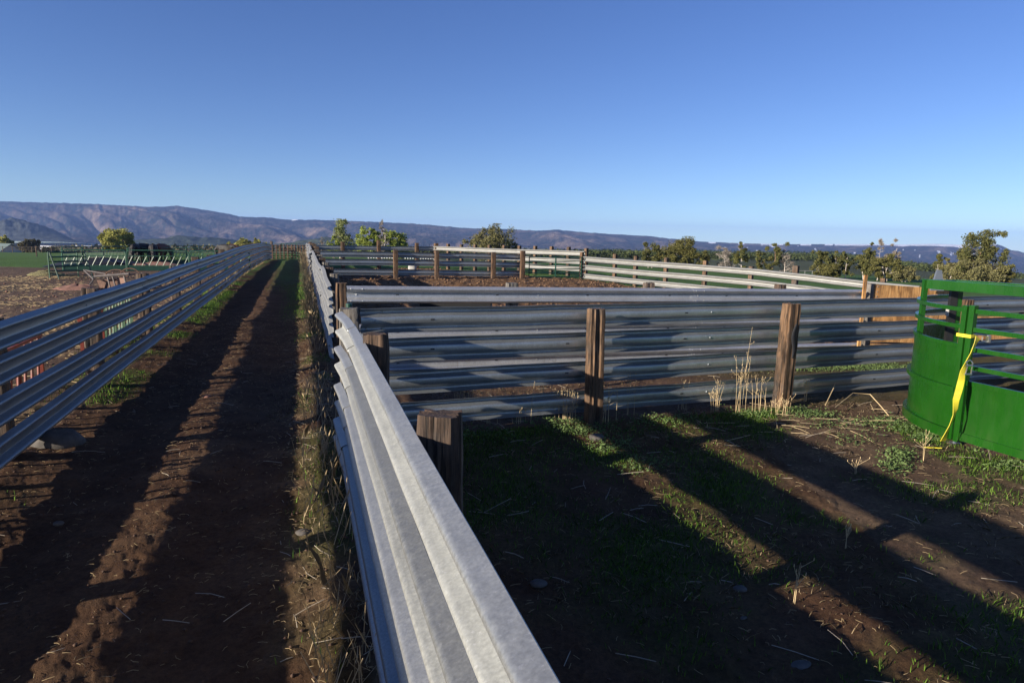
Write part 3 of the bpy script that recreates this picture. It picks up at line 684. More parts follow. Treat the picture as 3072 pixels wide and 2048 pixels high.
for t in (2.27, 4.6, 6.9):
    post(fK, o, K0 + kd * t + kn * .12 - [0, 0, .2], 1.62, .19, .17, .2, 0, 0, M['tie'], 560 + int(t), True)
c = onB(2594, 860, -.14); c[2] = .80; mb = MB(o); mb.box(c, .04, .02, .98, np.stack([kd, kn, [0, 0, 1]], 1)); mb.build('stake', M['pine'], fK)
mb = MB(o)
for z in (1.50, 1.38, 1.27):
    p = K0 + kd * .06 - kn * .055; p[2] = z; mb.dome(p, -kn, .016, .01)
mb.build('bolt', M['bolt'], fK)
# grey plate fixed to the planks
c = at_d(2812, 872, K0[1] + .10)
mb = MB(c); mb.add([c + [s * w, y, z] for y in (0, .05) for s, w, z in ((-1, .16, 0), (1, .16, 0), (1, .055, .49), (-1, .055, .49))], [(0, 1, 2, 3), (7, 6, 5, 4), (0, 4, 5, 1), (1, 5, 6, 2), (2, 6, 7, 3), (3, 7, 4, 0)])
tag(mb.build('metal_plate', M['slate']), 'dark grey tapered metal plate rising above the plank fence', 'metal plate')

# lane end gate: two rusty pipe panels
o = UL(-1.2, 80); o[2] = tz(*o[:2])
for gi, (u0, u1, mat, lb) in enumerate([(-2.95, -.95, M['rust'], 'rusty brown pipe gate leaf at the left of the lane end'), (-.9, .55, M['rust'], 'rusty brown pipe gate leaf at the right of the lane end')]):
    oo = UL(u0, 79.9); oo[2] = tz(*oo[:2]); g = empty('pipe_gate', oo, lb, 'gate', 'gates closing the far end of the lane')
    mb = MB(oo)
    for z in (.12, .38, .64, .9, 1.2, 1.5):
        mb.tube([UL(u0, 79.9, oo[2] + z), UL(u1, 79.9, oo[2] + z)], .055, 6)
    mb.build('rail', mat, g, True)
    for t in (0, .2, .4, .6, .8, 1):
        mb = MB(oo); u_ = u0 + (u1 - u0) * t; mb.tube([UL(u_, 79.85, oo[2] + .05), UL(u_, 79.85, oo[2] + 1.6)], .05, 6); mb.build('upright', mat, g, True)
gpo = UL(-3.05, 80.1); gpo[2] = tz(*gpo[:2]); tag(post(None, gpo, gpo, 1.95, .22, .2, 0, 0, 0, M['tie'], 590, False, name='gate_post'), 'dark wooden post where the left fence meets the lane gate', 'post')
oo = UL(-2.4, 84); oo[2] = tz(*oo[:2]); g = empty('pipe_gate', oo, 'green pipe panel standing behind the rusty lane gate', 'gate')
mb = MB(oo)
for z in (.3, .6, .9, 1.2, 1.5, 1.75): mb.tube([UL(-3.6, 84, oo[2] + z), UL(-.4, 84, oo[2] + z)], .03, 6)
mb.build('rail', M['green_tube'], g, True)
for u_ in (-3.6, -2, -.4): mb = MB(oo); mb.tube([UL(u_, 84, oo[2]), UL(u_, 84, oo[2] + 1.75)], .035, 6); mb.build('upright', M['green_tube'], g, True)
HAZE = 0.00009
# ------------------------------------------------------------------ green working tub and gate panel
Rz = 1.75; TCX, TCY = 5.734 + 1.75 * math.cos(.265), 8.598 + 1.75 * math.sin(.265)
def tub(t, r=Rz): return np.array([TCX + r * math.cos(t), TCY + r * math.sin(t), 0.])
ta0, ta1 = math.pi + .265, math.pi - 1.28          # front end, back end
to = np.array([5.80, 8.6, 0.])
tubE = empty('curved_cattle_panel', to, 'glossy green curved sheet steel cattle tub panel with open ring rails on top', 'cattle panel')
ARC = [ta0 + (ta1 - ta0) * i / 40 for i in range(41)]
for z, hh, rr, nm in ((1.745, .05, .0, 'ring_rail'), (1.53, .05, .0, 'ring_rail'), (1.285, .05, .0, 'ring_rail'), (.72, .06, .02, 'ring_rail'), (.13, .12, .02, 'bottom_rail')):
    mb = MB(to); mb.tube([tub(t, Rz + rr) + [0, 0, z] for t in ARC], 0, sq=(.045 + rr, hh)); mb.build(nm, M['green'], tubE, True, 30)
mb = MB(to); vs = []
for t in ARC:
    p = tub(t); q = tub(t, Rz - .006); vs += [p + [0, 0, .1], p + [0, 0, 1.27], q + [0, 0, 1.27], q + [0, 0, .1]]
fs = []
for i in range(40):
    for k in range(4): fs.append((i * 4 + k, i * 4 + (k + 1) % 4, i * 4 + 4 + (k + 1) % 4, i * 4 + 4 + k))
mb.add(vs, fs); mb.build('sheet', M['green'], tubE, True, 30)
tl = math.pi - .38
for t, z0, z1, w_, nm in ((ta0, .06, 1.80, .07, 'upright'), (ta1, .05, 1.8, .07, 'upright'), (math.pi - .8, .05, 1.75, .04, 'upright')):
    p = tub(t, Rz); mb = MB(to); mb.box(p + [0, 0, (z0 + z1) / 2], w_ / 2, w_ / 2, (z1 - z0) / 2, axes(t)); mb.build(nm, M['green'], tubE)
# adjustable foot
p = tub(ta0) + np.array([.03, -.03, 0]); mb = MB(to); mb.tube([p + [0, 0, .0], p + [0, 0, .30]], .016, 8); mb.box(p + [0, 0, .012], .07, .05, .008); mb.tube([p + [-.03, -.03, .10], p + [-.03, -.03, .22]], .008, 6); mb.build('foot', M['chrome'], tubE, True)
# gate panel running on towards the camera
gd = np.array([.36, -.933, 0]); gd /= np.linalg.norm(gd); gn = np.array([gd[1], -gd[0], 0])
g0 = tub(ta0) + gd * .09; gp_ = empty('green_gate_panel', g0, 'flat green gate panel with sheeted lower half beside the curved tub panel', 'cattle panel')
LG = 3.2; GA = np.stack([gd, gn, [0, 0, 1]], 1)
for q_ in (0, LG): mb = MB(g0); mb.box(g0 + gd * q_ + [0, 0, .93], .035, .035, .88, GA); mb.build('upright', M['green'], gp_)
for z in (1.765, 1.535, 1.285, 1.055):
    mb = MB(g0); mb.box(g0 + gd * (LG / 2) + [0, 0, z - .025], LG / 2 - .04, .02, .027, GA); mb.build('rail', M['green'], gp_)
mb = MB(g0)
mb.box(g0 + gd * (LG / 2) + [0, 0, .83], LG / 2 - .04, .022, .03, GA); mb.box(g0 + gd * (LG / 2) + [0, 0, .13], LG / 2 - .04, .03, .05, GA); mb.build('sheet_frame', M['green'], gp_)
mb = MB(g0); mb.box(g0 + gd * (LG / 2) + [0, 0, .49], LG / 2 - .05, .004, .33, GA); mb.build('sheet', M['green'], gp_)
mb = MB(g0)
for z in (.30, .40): mb.box(g0 + gd * .07 + [0, 0, z] - gn * .045, .045, .02, .007, GA)
mb.tube([g0 + gd * .06 - gn * .045 + [0, 0, .26], g0 + gd * .06 - gn * .045 + [0, 0, .44]], .012, 6); mb.build('hinge', M['chrome'], gp_)
mb = MB(g0)
for z in (1.52, 1.0): mb.dome(g0 - gn * .036 + [0, 0, z], -gn, .013, .012); mb.dome(g0 - gn * .036 - gd * .09 + [0, 0, z], -gn, .013, .012)
mb.build('bolt', M['bolt'], gp_)
# overhead frame beams
f0 = np.array([5.93, 9.85, 0.]); fo = empty('overhead_frame', f0, 'tall green steel frame with two deep overhead beams inside the cattle tub', 'steel frame')
b0, b1 = f0 + [.02, 0, 2.0], np.array([6.47, 8.63, 2.0]); dd = b1 - b0; mb = MB(f0); A_ = np.stack([dd / np.linalg.norm(dd), [-(dd / np.linalg.norm(dd))[1], (dd / np.linalg.norm(dd))[0], 0], [0, 0, 1]], 1)
c = b0 + dd * 1.4; mb.box([c[0], c[1], 1.985], np.linalg.norm(dd) * 1.4, .03, .065, A_); mb.build('beam', M['green'], fo)
c0 = np.array([6.44, 9.95, 0]); dd2 = np.array([6.95, 9.05, 0]) - c0; mb = MB(f0); nn = dd2 / np.linalg.norm(dd2); A2 = np.stack([nn, [-nn[1], nn[0], 0], [0, 0, 1]], 1)
c = c0 + dd2 * 1.5; mb.box([c[0], c[1], 1.985], np.linalg.norm(dd2) * 1.5, .03, .06, A2); mb.build('beam', M['green'], fo)
mb = MB(f0); mb.box((b0 + c0 + [0, 0, 2.0]) / 2 * [1, 1, 0] + [0, 0, 1.99], .26, .02, .055, axes(math.atan2(c0[1] - b0[1], c0[0] - b0[0]))); mb.build('cross_plate', M['green'], fo)
mb = MB(f0); mb.box(c0 + [.05, .0, 1.0], .035, .05, 1.0); mb.build('upright', M['green'], fo)
mb = MB(f0); mb.box(f0 + [.0, .0, 1.03], .03, .03, 1.02); mb.build('upright', M['green'], fo)
mb = MB(f0); mb.box(c0 + [-.04, -.03, .97], .05, .03, .95); mb.build('dark_channel', M['black'], fo)
mb = MB(f0); mb.box(c0 + [-.10, -.03, 1.58], .006, .03, .06); mb.build('tag_plate', M['concrete'], fo)
# yellow strap
s0 = tub(ta0) - gn * .05
def ribbon(mb, pts, wd, widthdir, th=.003):
    vs = []; pts = [np.asarray(p, float) for p in pts]
    for i, p in enumerate(pts):
        t = pts[min(i + 1, len(pts) - 1)] - pts[max(i - 1, 0)]; t /= np.linalg.norm(t); wv = np.asarray(widthdir[i], float); wv = wv - t * (wv @ t); wv /= np.linalg.norm(wv); nn = np.cross(t, wv) * th
        vs += [p - wv * wd / 2 - nn, p + wv * wd / 2 - nn, p + wv * wd / 2 + nn, p - wv * wd / 2 + nn]
    fs = []
    for i in range(len(pts) - 1):
        for k in range(4): fs.append((i * 4 + k, i * 4 + (k + 1) % 4, i * 4 + 4 + (k + 1) % 4, i * 4 + 4 + k))
    fs += [(3, 2, 1, 0), tuple(len(vs) - 4 + k for k in range(4))]; mb.add(vs, fs)
sp0 = at_d(2902, 1012, 8.45)
st = empty('ratchet_strap', sp0, 'bright yellow ratchet strap wrapped round the green gate post and hanging to the ground', 'strap')
P2 = [at_d(x, y, dd_) for x, y, dd_ in [(2934, 1012, 8.38), (2926, 1030, 8.36), (2913, 1060, 8.34), (2898, 1090, 8.34), (2888, 1115, 8.32), (2884, 1140, 8.30), (2878, 1165, 8.28), (2868, 1200, 8.26), (2866, 1225, 8.24), (2862, 1245, 8.22), (2850, 1275, 8.22), (2838, 1300, 8.24), (2829, 1322, 8.28)]]
cx_ = RT; wd_ = []
for i in range(len(P2)): a = .5 * math.sin(i * .8) + .3; wd_.append(RT * math.cos(a) + W * math.sin(a))
mb = MB(sp0); ribbon(mb, P2, .078, wd_); gpt = P2[-1].copy(); gpt[2] = .03
ribbon(mb, [gpt, gpt + [-.06, .05, -.012], gpt + [-.12, .04, -.01], gpt + [-.17, .09, -.018]], .022, [W * [1, 1, 0]] * 4); mb.build('webbing', M['strap'], st, True, 30)
mb = MB(sp0); loop = [tub(ta0) + gd * a_ + gn * b_ + [0, 0, 1.425 + c_] for a_, b_, c_ in ((-.055, -.045, 0), (.03, -.055, -.008), (.125, -.045, .008), (.135, .05, 0), (-.055, .05, 0))]
ribbon(mb, loop + [loop[0]], .042, [[0, 0, 1]] * 6); mb.build('loop', M['strap'], st)
bk = at_d(2940, 1010, 8.36); mb = MB(sp0)
mb.tube([bk + [-.08, 0, .03], bk + [.05, -.03, .02], bk + [.09, -.03, .01], bk + [.09, -.03, -.06], bk + [.03, 0, -.05], bk + [.03, 0, .0]], .008, 6); mb.box(bk + [.085, -.03, -.02], .012, .03, .045); mb.build('buckle', M['chrome'], st)
rt = at_d(2902, 1108, 8.28); mb = MB(sp0)
mb.tube([rt + [-.03, 0, .09], rt + [.02, 0, .12], rt + [.055, 0, .08], rt + [.05, 0, -.06], rt + [-.02, 0, -.07], rt + [-.0, 0, .06]], .007, 6, closed=True)
mb.tube([rt + [-.03, 0, -.06], rt + [.06, 0, -.06]], .013, 8); mb.tube([rt + [-.02, 0, .05], rt + [.05, 0, .05]], .013, 8); mb.build('ratchet', M['chrome'], st, True)

# ------------------------------------------------------------------ feeder panels beyond the left fence
def feeder(p0, p1, mat, label, slant=True, h=1.18, mid=.86, nb=9, skirt=True, grp='tubular feeder panels of the hay feeding ring', cat='feeder panel', barmat=None):
    p0 = np.array([p0[0], p0[1], 0.]); p1 = np.array([p1[0], p1[1], 0.]); z0 = tz(*p0[:2]); z1 = tz(*p1[:2]); p0[2] = z0; p1[2] = z1
    e = empty('feeder_panel', p0, label, cat, grp); d, L_ = dirv(p0, p1)
    def P(t, z): q = p0 + (p1 - p0) * (t / L_); return q + [0, 0, z]
    r = .16; pts = [P(.03, 0), P(.03, h - r)] + [P(.03 + r - r * math.cos(a), h - r + r * math.sin(a)) for a in (.5, 1.05)] + [P(.03 + r, h), P(L_ - .03 - r, h)]
    pts += [P(L_ - .03 - r + r * math.sin(a), h - r + r * math.cos(a)) for a in (.5, 1.05)] + [P(L_ - .03, h - r), P(L_ - .03, 0)]
    mb = MB(p0); mb.tube(pts, .032, 7); mb.build('frame', mat, e, True)
    mb = MB(p0); mb.tube([P(.05, mid), P(L_ - .05, mid)], .026, 6); mb.tube([P(.05, .30), P(L_ - .05, .30)], .026, 6); mb.build('crossbar', mat, e, True)
    mb = MB(p0)
    for k in range(nb):
        t = L_ * (k + .5) / nb
        if slant: mb.tube([P(max(.05, t - .14), .30), P(min(L_ - .05, t + .14), mid)], .021, 6)
        else: mb.tube([P(t, .30), P(t + (.03), mid)], .016, 5)
    mb.build('slant_bars' if slant else 'bars', barmat or mat, e, True)
    if skirt:
        mb = MB(p0); c = P(L_ / 2, .16); mb.box(c, L_ / 2 - .03, .012, .13, np.stack([(p1 - p0) / np.linalg.norm(p1 - p0), [-d[1], d[0], 0], [0, 0, 1]], 1)); mb.build('skirt', M['green_dark'], e)
    return e
barm = simple('pale_green_bar', (.12, .20, .12), .4, 0, .25, 6, dirt=((.35, .2, .12), .6))  # paler green than the panel frames
X0 = at_z(189, 812); 
fr = [at_z(x, 813) for x in (189, 382, 570, 752)]
for k in range(3): feeder(fr[k], fr[k + 1], M['green_tube'], ['leftmost front panel of the green feeder ring with slanted bars', 'second front panel of the green feeder ring with slanted bars', 'third front panel of the green feeder ring, partly behind the lane fence'][k], True, barmat=barm)
bk_ = [at_z(189, 811), at_z(250, 801), at_z(312, 792), at_z(384, 785)]
for k in range(3): feeder(bk_[k], bk_[k + 1], M['green_tube'], ['nearest side panel of the feeder ring with close upright bars', 'middle side panel of the feeder ring with close upright bars', 'farthest side panel of the feeder ring with close upright bars'][k], False, 1.3, .95, 17, True)
fb = [at_z(x, 783) for x in (384, 445, 520, 610)] ; fb2 = [qz(x, 778, 0) for x in (470, 560, 650, 745)]
for k in range(3): feeder(fb[k], fb[k + 1], M['green_tube'], ['first back row feeder panel in front of the feeding cattle', 'second back row feeder panel in front of the feeding cattle', 'third back row feeder panel towards the lane fence'][k], True, 1.2, .86, 8)
for k in range(3): feeder(fb2[k], fb2[k + 1], M['green_tube'], ['distant feeder panel left of the row behind the cattle', 'distant feeder panel in the middle of the row behind the cattle', 'distant feeder panel right of the row, nearest the lane fence'][k], True, 1.35, .9, 8, False)
for k in range(2):
    q = qz(640 + 62 * k, 770, 0); q2 = qz(702 + 62 * k, 770, 0); feeder(q, q2, M['green_tube'], ['faint green rail panel beyond the cattle near the yellow trees', 'faint green rail panel rising just over the far lane fence'][k], False, 1.3, .9, 4, False)
# leaning A-frame of gate panels at the left end
def rung_panel(c, dirx, w_, h, lean, label, mat=M['green_dark']):
    c = np.array(c, float); e = empty('rung_panel', c, label, 'gate panel', 'ladder like gate panels at the left end of the feeder')
    d = np.array([math.cos(dirx), math.sin(dirx), 0]); n = np.array([-d[1], d[0], 0]); up = np.array([lean[0], lean[1], 1.])
    for s in (0, 1): mb = MB(c); mb.tube([c + d * w_ * s, c + d * w_ * s + up * h], .035, 6); mb.build('upright', mat, e, True)
    mb = MB(c)
    for k in range(6): q = c + up * h * (.12 + .88 * k / 5); mb.tube([q, q + d * w_], .026, 6)
    mb.build('rung', mat, e, True)
pA_ = at_z(150, 836); pB_ = at_z(178, 838)
rung_panel(pA_, 1.25, 1.5, 1.25, (.0, .0), 'upright ladder like green panel at the far left of the feeder', M['green_tube'])
rung_panel(pB_, .95, 1.5, 1.25, (-.32, .05), 'green ladder like panel leaning against the feeder end')
# dark trench of manure inside the ring
def heap(name, c, rx, ry, h, mat, seed, label, cat='heap', kind=None, rot=0.):
    n, m = 22, 8; vs = []
    for j in range(m + 1):
        q = j / m
        for i in range(n):
            a = 2 * math.pi * i / n; rr = (1 - q) * (1 + .35 * (float(vnoise(i * .7, j * .6, seed)) - .5)); x = rx * rr * math.cos(a); y = ry * rr * math.sin(a)
            vs.append(np.array(c) + [x * math.cos(rot) - y * math.sin(rot), x * math.sin(rot) + y * math.cos(rot), h * (math.sin(q * math.pi / 2) ** .8) * (.75 + .5 * float(vnoise(i * .9, j * .9, seed + 1))) - .03])
    fs = [(j * n + i, j * n + (i + 1) % n, (j + 1) * n + (i + 1) % n, (j + 1) * n + i) for j in range(m) for i in range(n)]
    mb = MB(c); mb.add(vs, fs); return tag(mb.build(name, mat, None, True), label, cat, None, kind)
heap('dark_heap', at_z(300, 800), 3.4, 1.6, .55, M['black'], 5, 'low black mound of old feed inside the green feeder ring', 'feed heap')
heap('manure_heap', at_z(470, 803), 2.6, 1.3, .35, M['clod_red'], 6, 'low reddish brown mound in the middle of the feeder ring', 'heap')
heap('rubble_heap', at_z(235, 868), 1.0, .55, .22, M['clod_red'], 7, 'small heap of reddish rubble by the rusty implement', 'heap')
heap('hay_heap', at_z(140, 826), 1.0, .6, .26, simple('old_hay', (.16, .14, .06), .95, 0, .5, 14, bmp=1.0, bd=.05), 8, 'loose heap of greenish hay at the foot of the leaning panel', 'hay heap')
# rusty implement
io = at_z(340, 868); im = empty('farm_implement', io, 'rusty brown farm implement with two hoops and a box behind the left fence', 'farm implement')
def J(px, py, dd): return at_d(px, py, dd)
dI = io[1]
mb = MB(io); mb.tube([J(283, 830, dI), J(388, 822, dI)], .06, 6); mb.tube([J(252, 810, dI + .6), J(281, 838, dI)], .035, 6); mb.tube([J(281, 838, dI), J(257, 870, dI - .2)], .035, 6); mb.tube([J(252, 810, dI + .6), J(340, 826, dI + .2)], .03, 6)
mb.tube([J(286, 820, dI), J(286, 833, dI)], .03, 6); mb.tube([J(427, 818, dI), J(427, 838, dI)], .045, 6); mb.tube([J(387, 824, dI), J(427, 820, dI + .4)], .03, 6); mb.build('beam', M['iron'], im, True)
for (xa, xb, yb, yt) in ((316, 380, 827, 809), (360, 420, 827, 805)):
    mb = MB(io); mb.tube([J(xa + (xb - xa) * (1 - math.cos(t)) / 2, yb - (yb - yt) * math.sin(t), dI + .25) for t in np.linspace(0, math.pi, 14)], .022, 6); mb.build('hoop', M['rust'], im, True)
for (xa, xb, sh) in ((322, 336, 10), (337, 347, 12), (372, 380, 10)):
    mb = MB(io); mb.tube([J(xa, 828, dI), J(xa + sh, 868, dI - .1)], .035, 6); mb.build('tine', M['iron'], im, True)
mb = MB(io); mb.add([J(351, 833, dI + .1), J(374, 831, dI + .1), J(377, 864, dI), J(356, 866, dI)] + [J(351, 833, dI + .5), J(374, 831, dI + .5), J(377, 864, dI + .4), J(356, 866, dI + .4)], [(3, 2, 1, 0), (4, 5, 6, 7), (0, 1, 5, 4), (1, 2, 6, 5), (2, 3, 7, 6), (3, 0, 4, 7)]); mb.build('box', simple('brown_box', (.25, .14, .10), .8, 0, .2), im)
mb = MB(io); mb.add([J(290, 840, dI + .3), J(350, 836, dI + .3), J(352, 866, dI + .2), J(300, 866, dI + .2)] + [J(290, 840, dI + .45), J(350, 836, dI + .45), J(352, 866, dI + .35), J(300, 866, dI + .35)], [(3, 2, 1, 0), (4, 5, 6, 7), (0, 1, 5, 4), (1, 2, 6, 5), (2, 3, 7, 6), (3, 0, 4, 7)]); mb.build('plate', M['rust'], im)
# red feed panels right behind the left fence
for k, (l0, l1, u_) in enumerate([(6.2, 9.3, -3.95), (9.4, 12.4, -3.9), (14.2, 16.0, -3.9), (16.6, 19.5, -4.1)]):
    a, b = UL(u_, l0), UL(u_ - .1, l1)
    e = empty('feeder_panel', a, ['faded red feed bunk frame close behind the left lane fence at the picture edge', 'faded red feed bunk frame close behind the left lane fence, right of the first', 'short red feed bunk frame behind the rail joint of the left lane fence', 'green and white slatted panel farther along behind the left lane fence'][k], 'feeder panel', 'frames standing close behind the left lane fence')
    mt = M['red_tube'] if k < 3 else barm; d, L_ = dirv(a, b)
    Ax = np.stack([d, [-d[1], d[0], 0], [0, 0, 1]], 1); mb = MB(a)
    for z in (.86, .52, .14): mb.box((a + b) / 2 + [0, 0, z], L_ / 2, .05, .022, Ax)
    mb.build('channel', mt, e)
    for q in (0, .33, .66, 1): mb = MB(a); mb.box(a + d * L_ * q + [0, 0, .45], .03, .03, .45, Ax); mb.build('upright', mt, e)
    mb = MB(a); nbar = int(L_ / .3)
    for q in range(nbar): p = a + d * L_ * (q + .3) / nbar; mb.tube([p + [0, 0, .08], p + d * .16 + [0, 0, .86]], .022, 6)
    mb.build('slant_bars', M['red_tube'] if k != 3 else barm, e, True)
# ------------------------------------------------------------------ cattle
def cow(c, ang, label, mat, s=1.0, head_down=True):
    c = np.array(c, float); e = bpy.data.meshes.new('cow')
    hx = (1.28, .95) if not head_down else (1.25, .55)
    V = [(-.75, 0, 1.18), (-.35, 0, 1.12), (.15, 0, 1.08), (.62, 0, 1.16), (.9, 0, 1.2), (1.1, 0, hx[1] + .35), (hx[0], 0, hx[1]), (hx[0] + .2, 0, hx[1] - .18),
         (-.72, .2, .95), (-.70, .22, .55), (-.80, .22, .28), (-.76, .22, 0), (-.72, -.2, .95), (-.6, -.22, .55), (-.70, -.22, .28), (-.66, -.22, 0),
         (.58, .2, .85), (.56, .2, .45), (.58, .2, 0), (.58, -.2, .85), (.64, -.2, .45), (.62, -.2, 0), (-.88, 0, 1.1), (-.93, 0, .6)]
    Ed = [(0, 1), (1, 2), (2, 3), (3, 4), (4, 5), (5, 6), (6, 7), (0, 8), (8, 9), (9, 10), (10, 11), (0, 12), (12, 13), (13, 14), (14, 15), (3, 16), (16, 17), (17, 18), (3, 19), (19, 20), (20, 21), (0, 22), (22, 23)]
    Rr = [.26, .33, .36, .33, .22, .16, .14, .09, .17, .09, .06, .06, .17, .09, .06, .06, .13, .07, .06, .13, .07, .06, .04, .03]
    e.from_pydata([tuple(v * s for v in p) for p in V], Ed, []); o = link('cow', e, mat); o.location = tuple(c); o.rotation_euler = (0, 0, ang)
    mod = o.modifiers.new('skin', 'SKIN'); sv = e.skin_vertices[0].data
    for i, r in enumerate(Rr): sv[i].radius = (r * s * (.85 if i < 4 else 1), r * s)
    sv[2].use_root = True; sb = o.modifiers.new('sub', 'SUBSURF'); sb.levels = 1; sb.render_levels = 1
    return tag(o, label, 'cow', 'cattle feeding behind the green panels')
for px, py, dd_, a_, lb, mt in [(412, 784, 50.5, -1.3, 'black cow feeding at the left end of the group behind the green feeder', M['cow_black']), (437, 784, 51.2, -1.9, 'black cow second from the left behind the green feeder', M['cow_black']),
                                (462, 783, 50.8, -1.1, 'black cow feeding right of two other black cattle behind the green feeder', M['cow_black']), (490, 782, 51.8, -1.6, 'reddish brown cow at the right end of the feeding group', M['cow_brown']),
                                (672, 772, 66, -.2, 'dark cow standing just over the far part of the left lane fence', M['cow_black']), (702, 771, 67, 2.8, 'brown cow close to the lane fence, right of a dark one', M['cow_brown'])]:
    q = at_d(px, py, dd_); q[2] = tz(q[0], q[1]); cow(q, a_, lb, mt, 1.05, py > 775)
# ------------------------------------------------------------------ things in the corrals
q = at_z(1376, 935, 0); q = at_d(1376, 928, 16.2); q[2] = 0
to_ = np.array([(at_d(1262, 915, 16.4)[0]), 16.4, 0.]); te = empty('feed_trough', to_, 'long black trough in the corral just behind the sunny cross fence', 'trough')
x1_ = at_d(1472, 915, 16.4)[0]; w2 = (x1_ - to_[0]) / 2; ctr = to_ + [w2, 0.3, 0]
mb = MB(to_)
for s in (-1, 1):
    mb.add([ctr + [-w2, s * .30, .55], ctr + [w2, s * .30, .55], ctr + [w2, s * .36, 1.12], ctr + [-w2, s * .36, 1.12], ctr + [-w2, s * .27, .55], ctr + [w2, s * .27, .55], ctr + [w2, s * .33, 1.12], ctr + [-w2, s * .33, 1.12]], [(0, 1, 2, 3), (7, 6, 5, 4), (0, 4, 5, 1), (1, 5, 6, 2), (2, 6, 7, 3), (3, 7, 4, 0)])
mb.box(ctr + [0, 0, .57], w2, .27, .02); mb.box(ctr + [-w2, 0, .84], .02, .30, .28); mb.box(ctr + [w2, 0, .84], .02, .30, .28); mb.build('tub', M['black'], te)
for s in (-1, 0, 1): mb = MB(to_); mb.box(ctr + [s * (w2 - .15), 0, .27], .05, .26, .28); mb.build('leg', M['black'], te)
q = at_z(1237, 814); mb = MB(q); vs = []
for j in range(5):
    for i in range(16): a = 2 * math.pi * i / 16; rr = .26 * (1 - .05 * abs(j - 2)); vs.append(q + [rr * math.copysign(abs(math.cos(a)) ** .5, math.cos(a)), rr * math.copysign(abs(math.sin(a)) ** .5, math.sin(a)), .05 + .09 * j])
mb.add(vs, [(j * 16 + i, j * 16 + (i + 1) % 16, (j + 1) * 16 + (i + 1) % 16, (j + 1) * 16 + i) for j in range(4) for i in range(16)] + [tuple(64 + i for i in range(16))]); tag(mb.build('salt_block', M['concrete'], None, True), 'pale square block lying on the dirt of the second corral', 'block')
# white slatted bunk beyond the farthest cross fence
q = at_d(1105, 757, 70); q[2] = tz(q[0], q[1]); q2 = at_d(1300, 758, 72); q2[2] = tz(q2[0], q2[1]); e = empty('slatted_bunk', q, 'row of white slats gleaming beyond the farthest cross fence', 'feed bunk'); d, L_ = dirv(q, q2); mb = MB(q)
for k in range(26):
    if k in (11, 12, 13): continue
    p = q + (q2 - q) * k / 25; mb.box(p + [0, 0, .62], .06, .02, .28)
mb.build('slat', M['snowpanel'], e); mb = MB(q)
mb.tube([q + [0, .05, .9], q2 + [0, .05, .9]], .03, 5); mb.tube([q + [0, .05, .3], q2 + [0, .05, .3]], .03, 5)
for k in (0, 5, 10, 15, 20, 25): p = q + (q2 - q) * k / 25; mb.tube([p + [0, .05, -.02], p + [0, .05, .9]], .03, 5)
mb.build('frame', M['iron'], e)

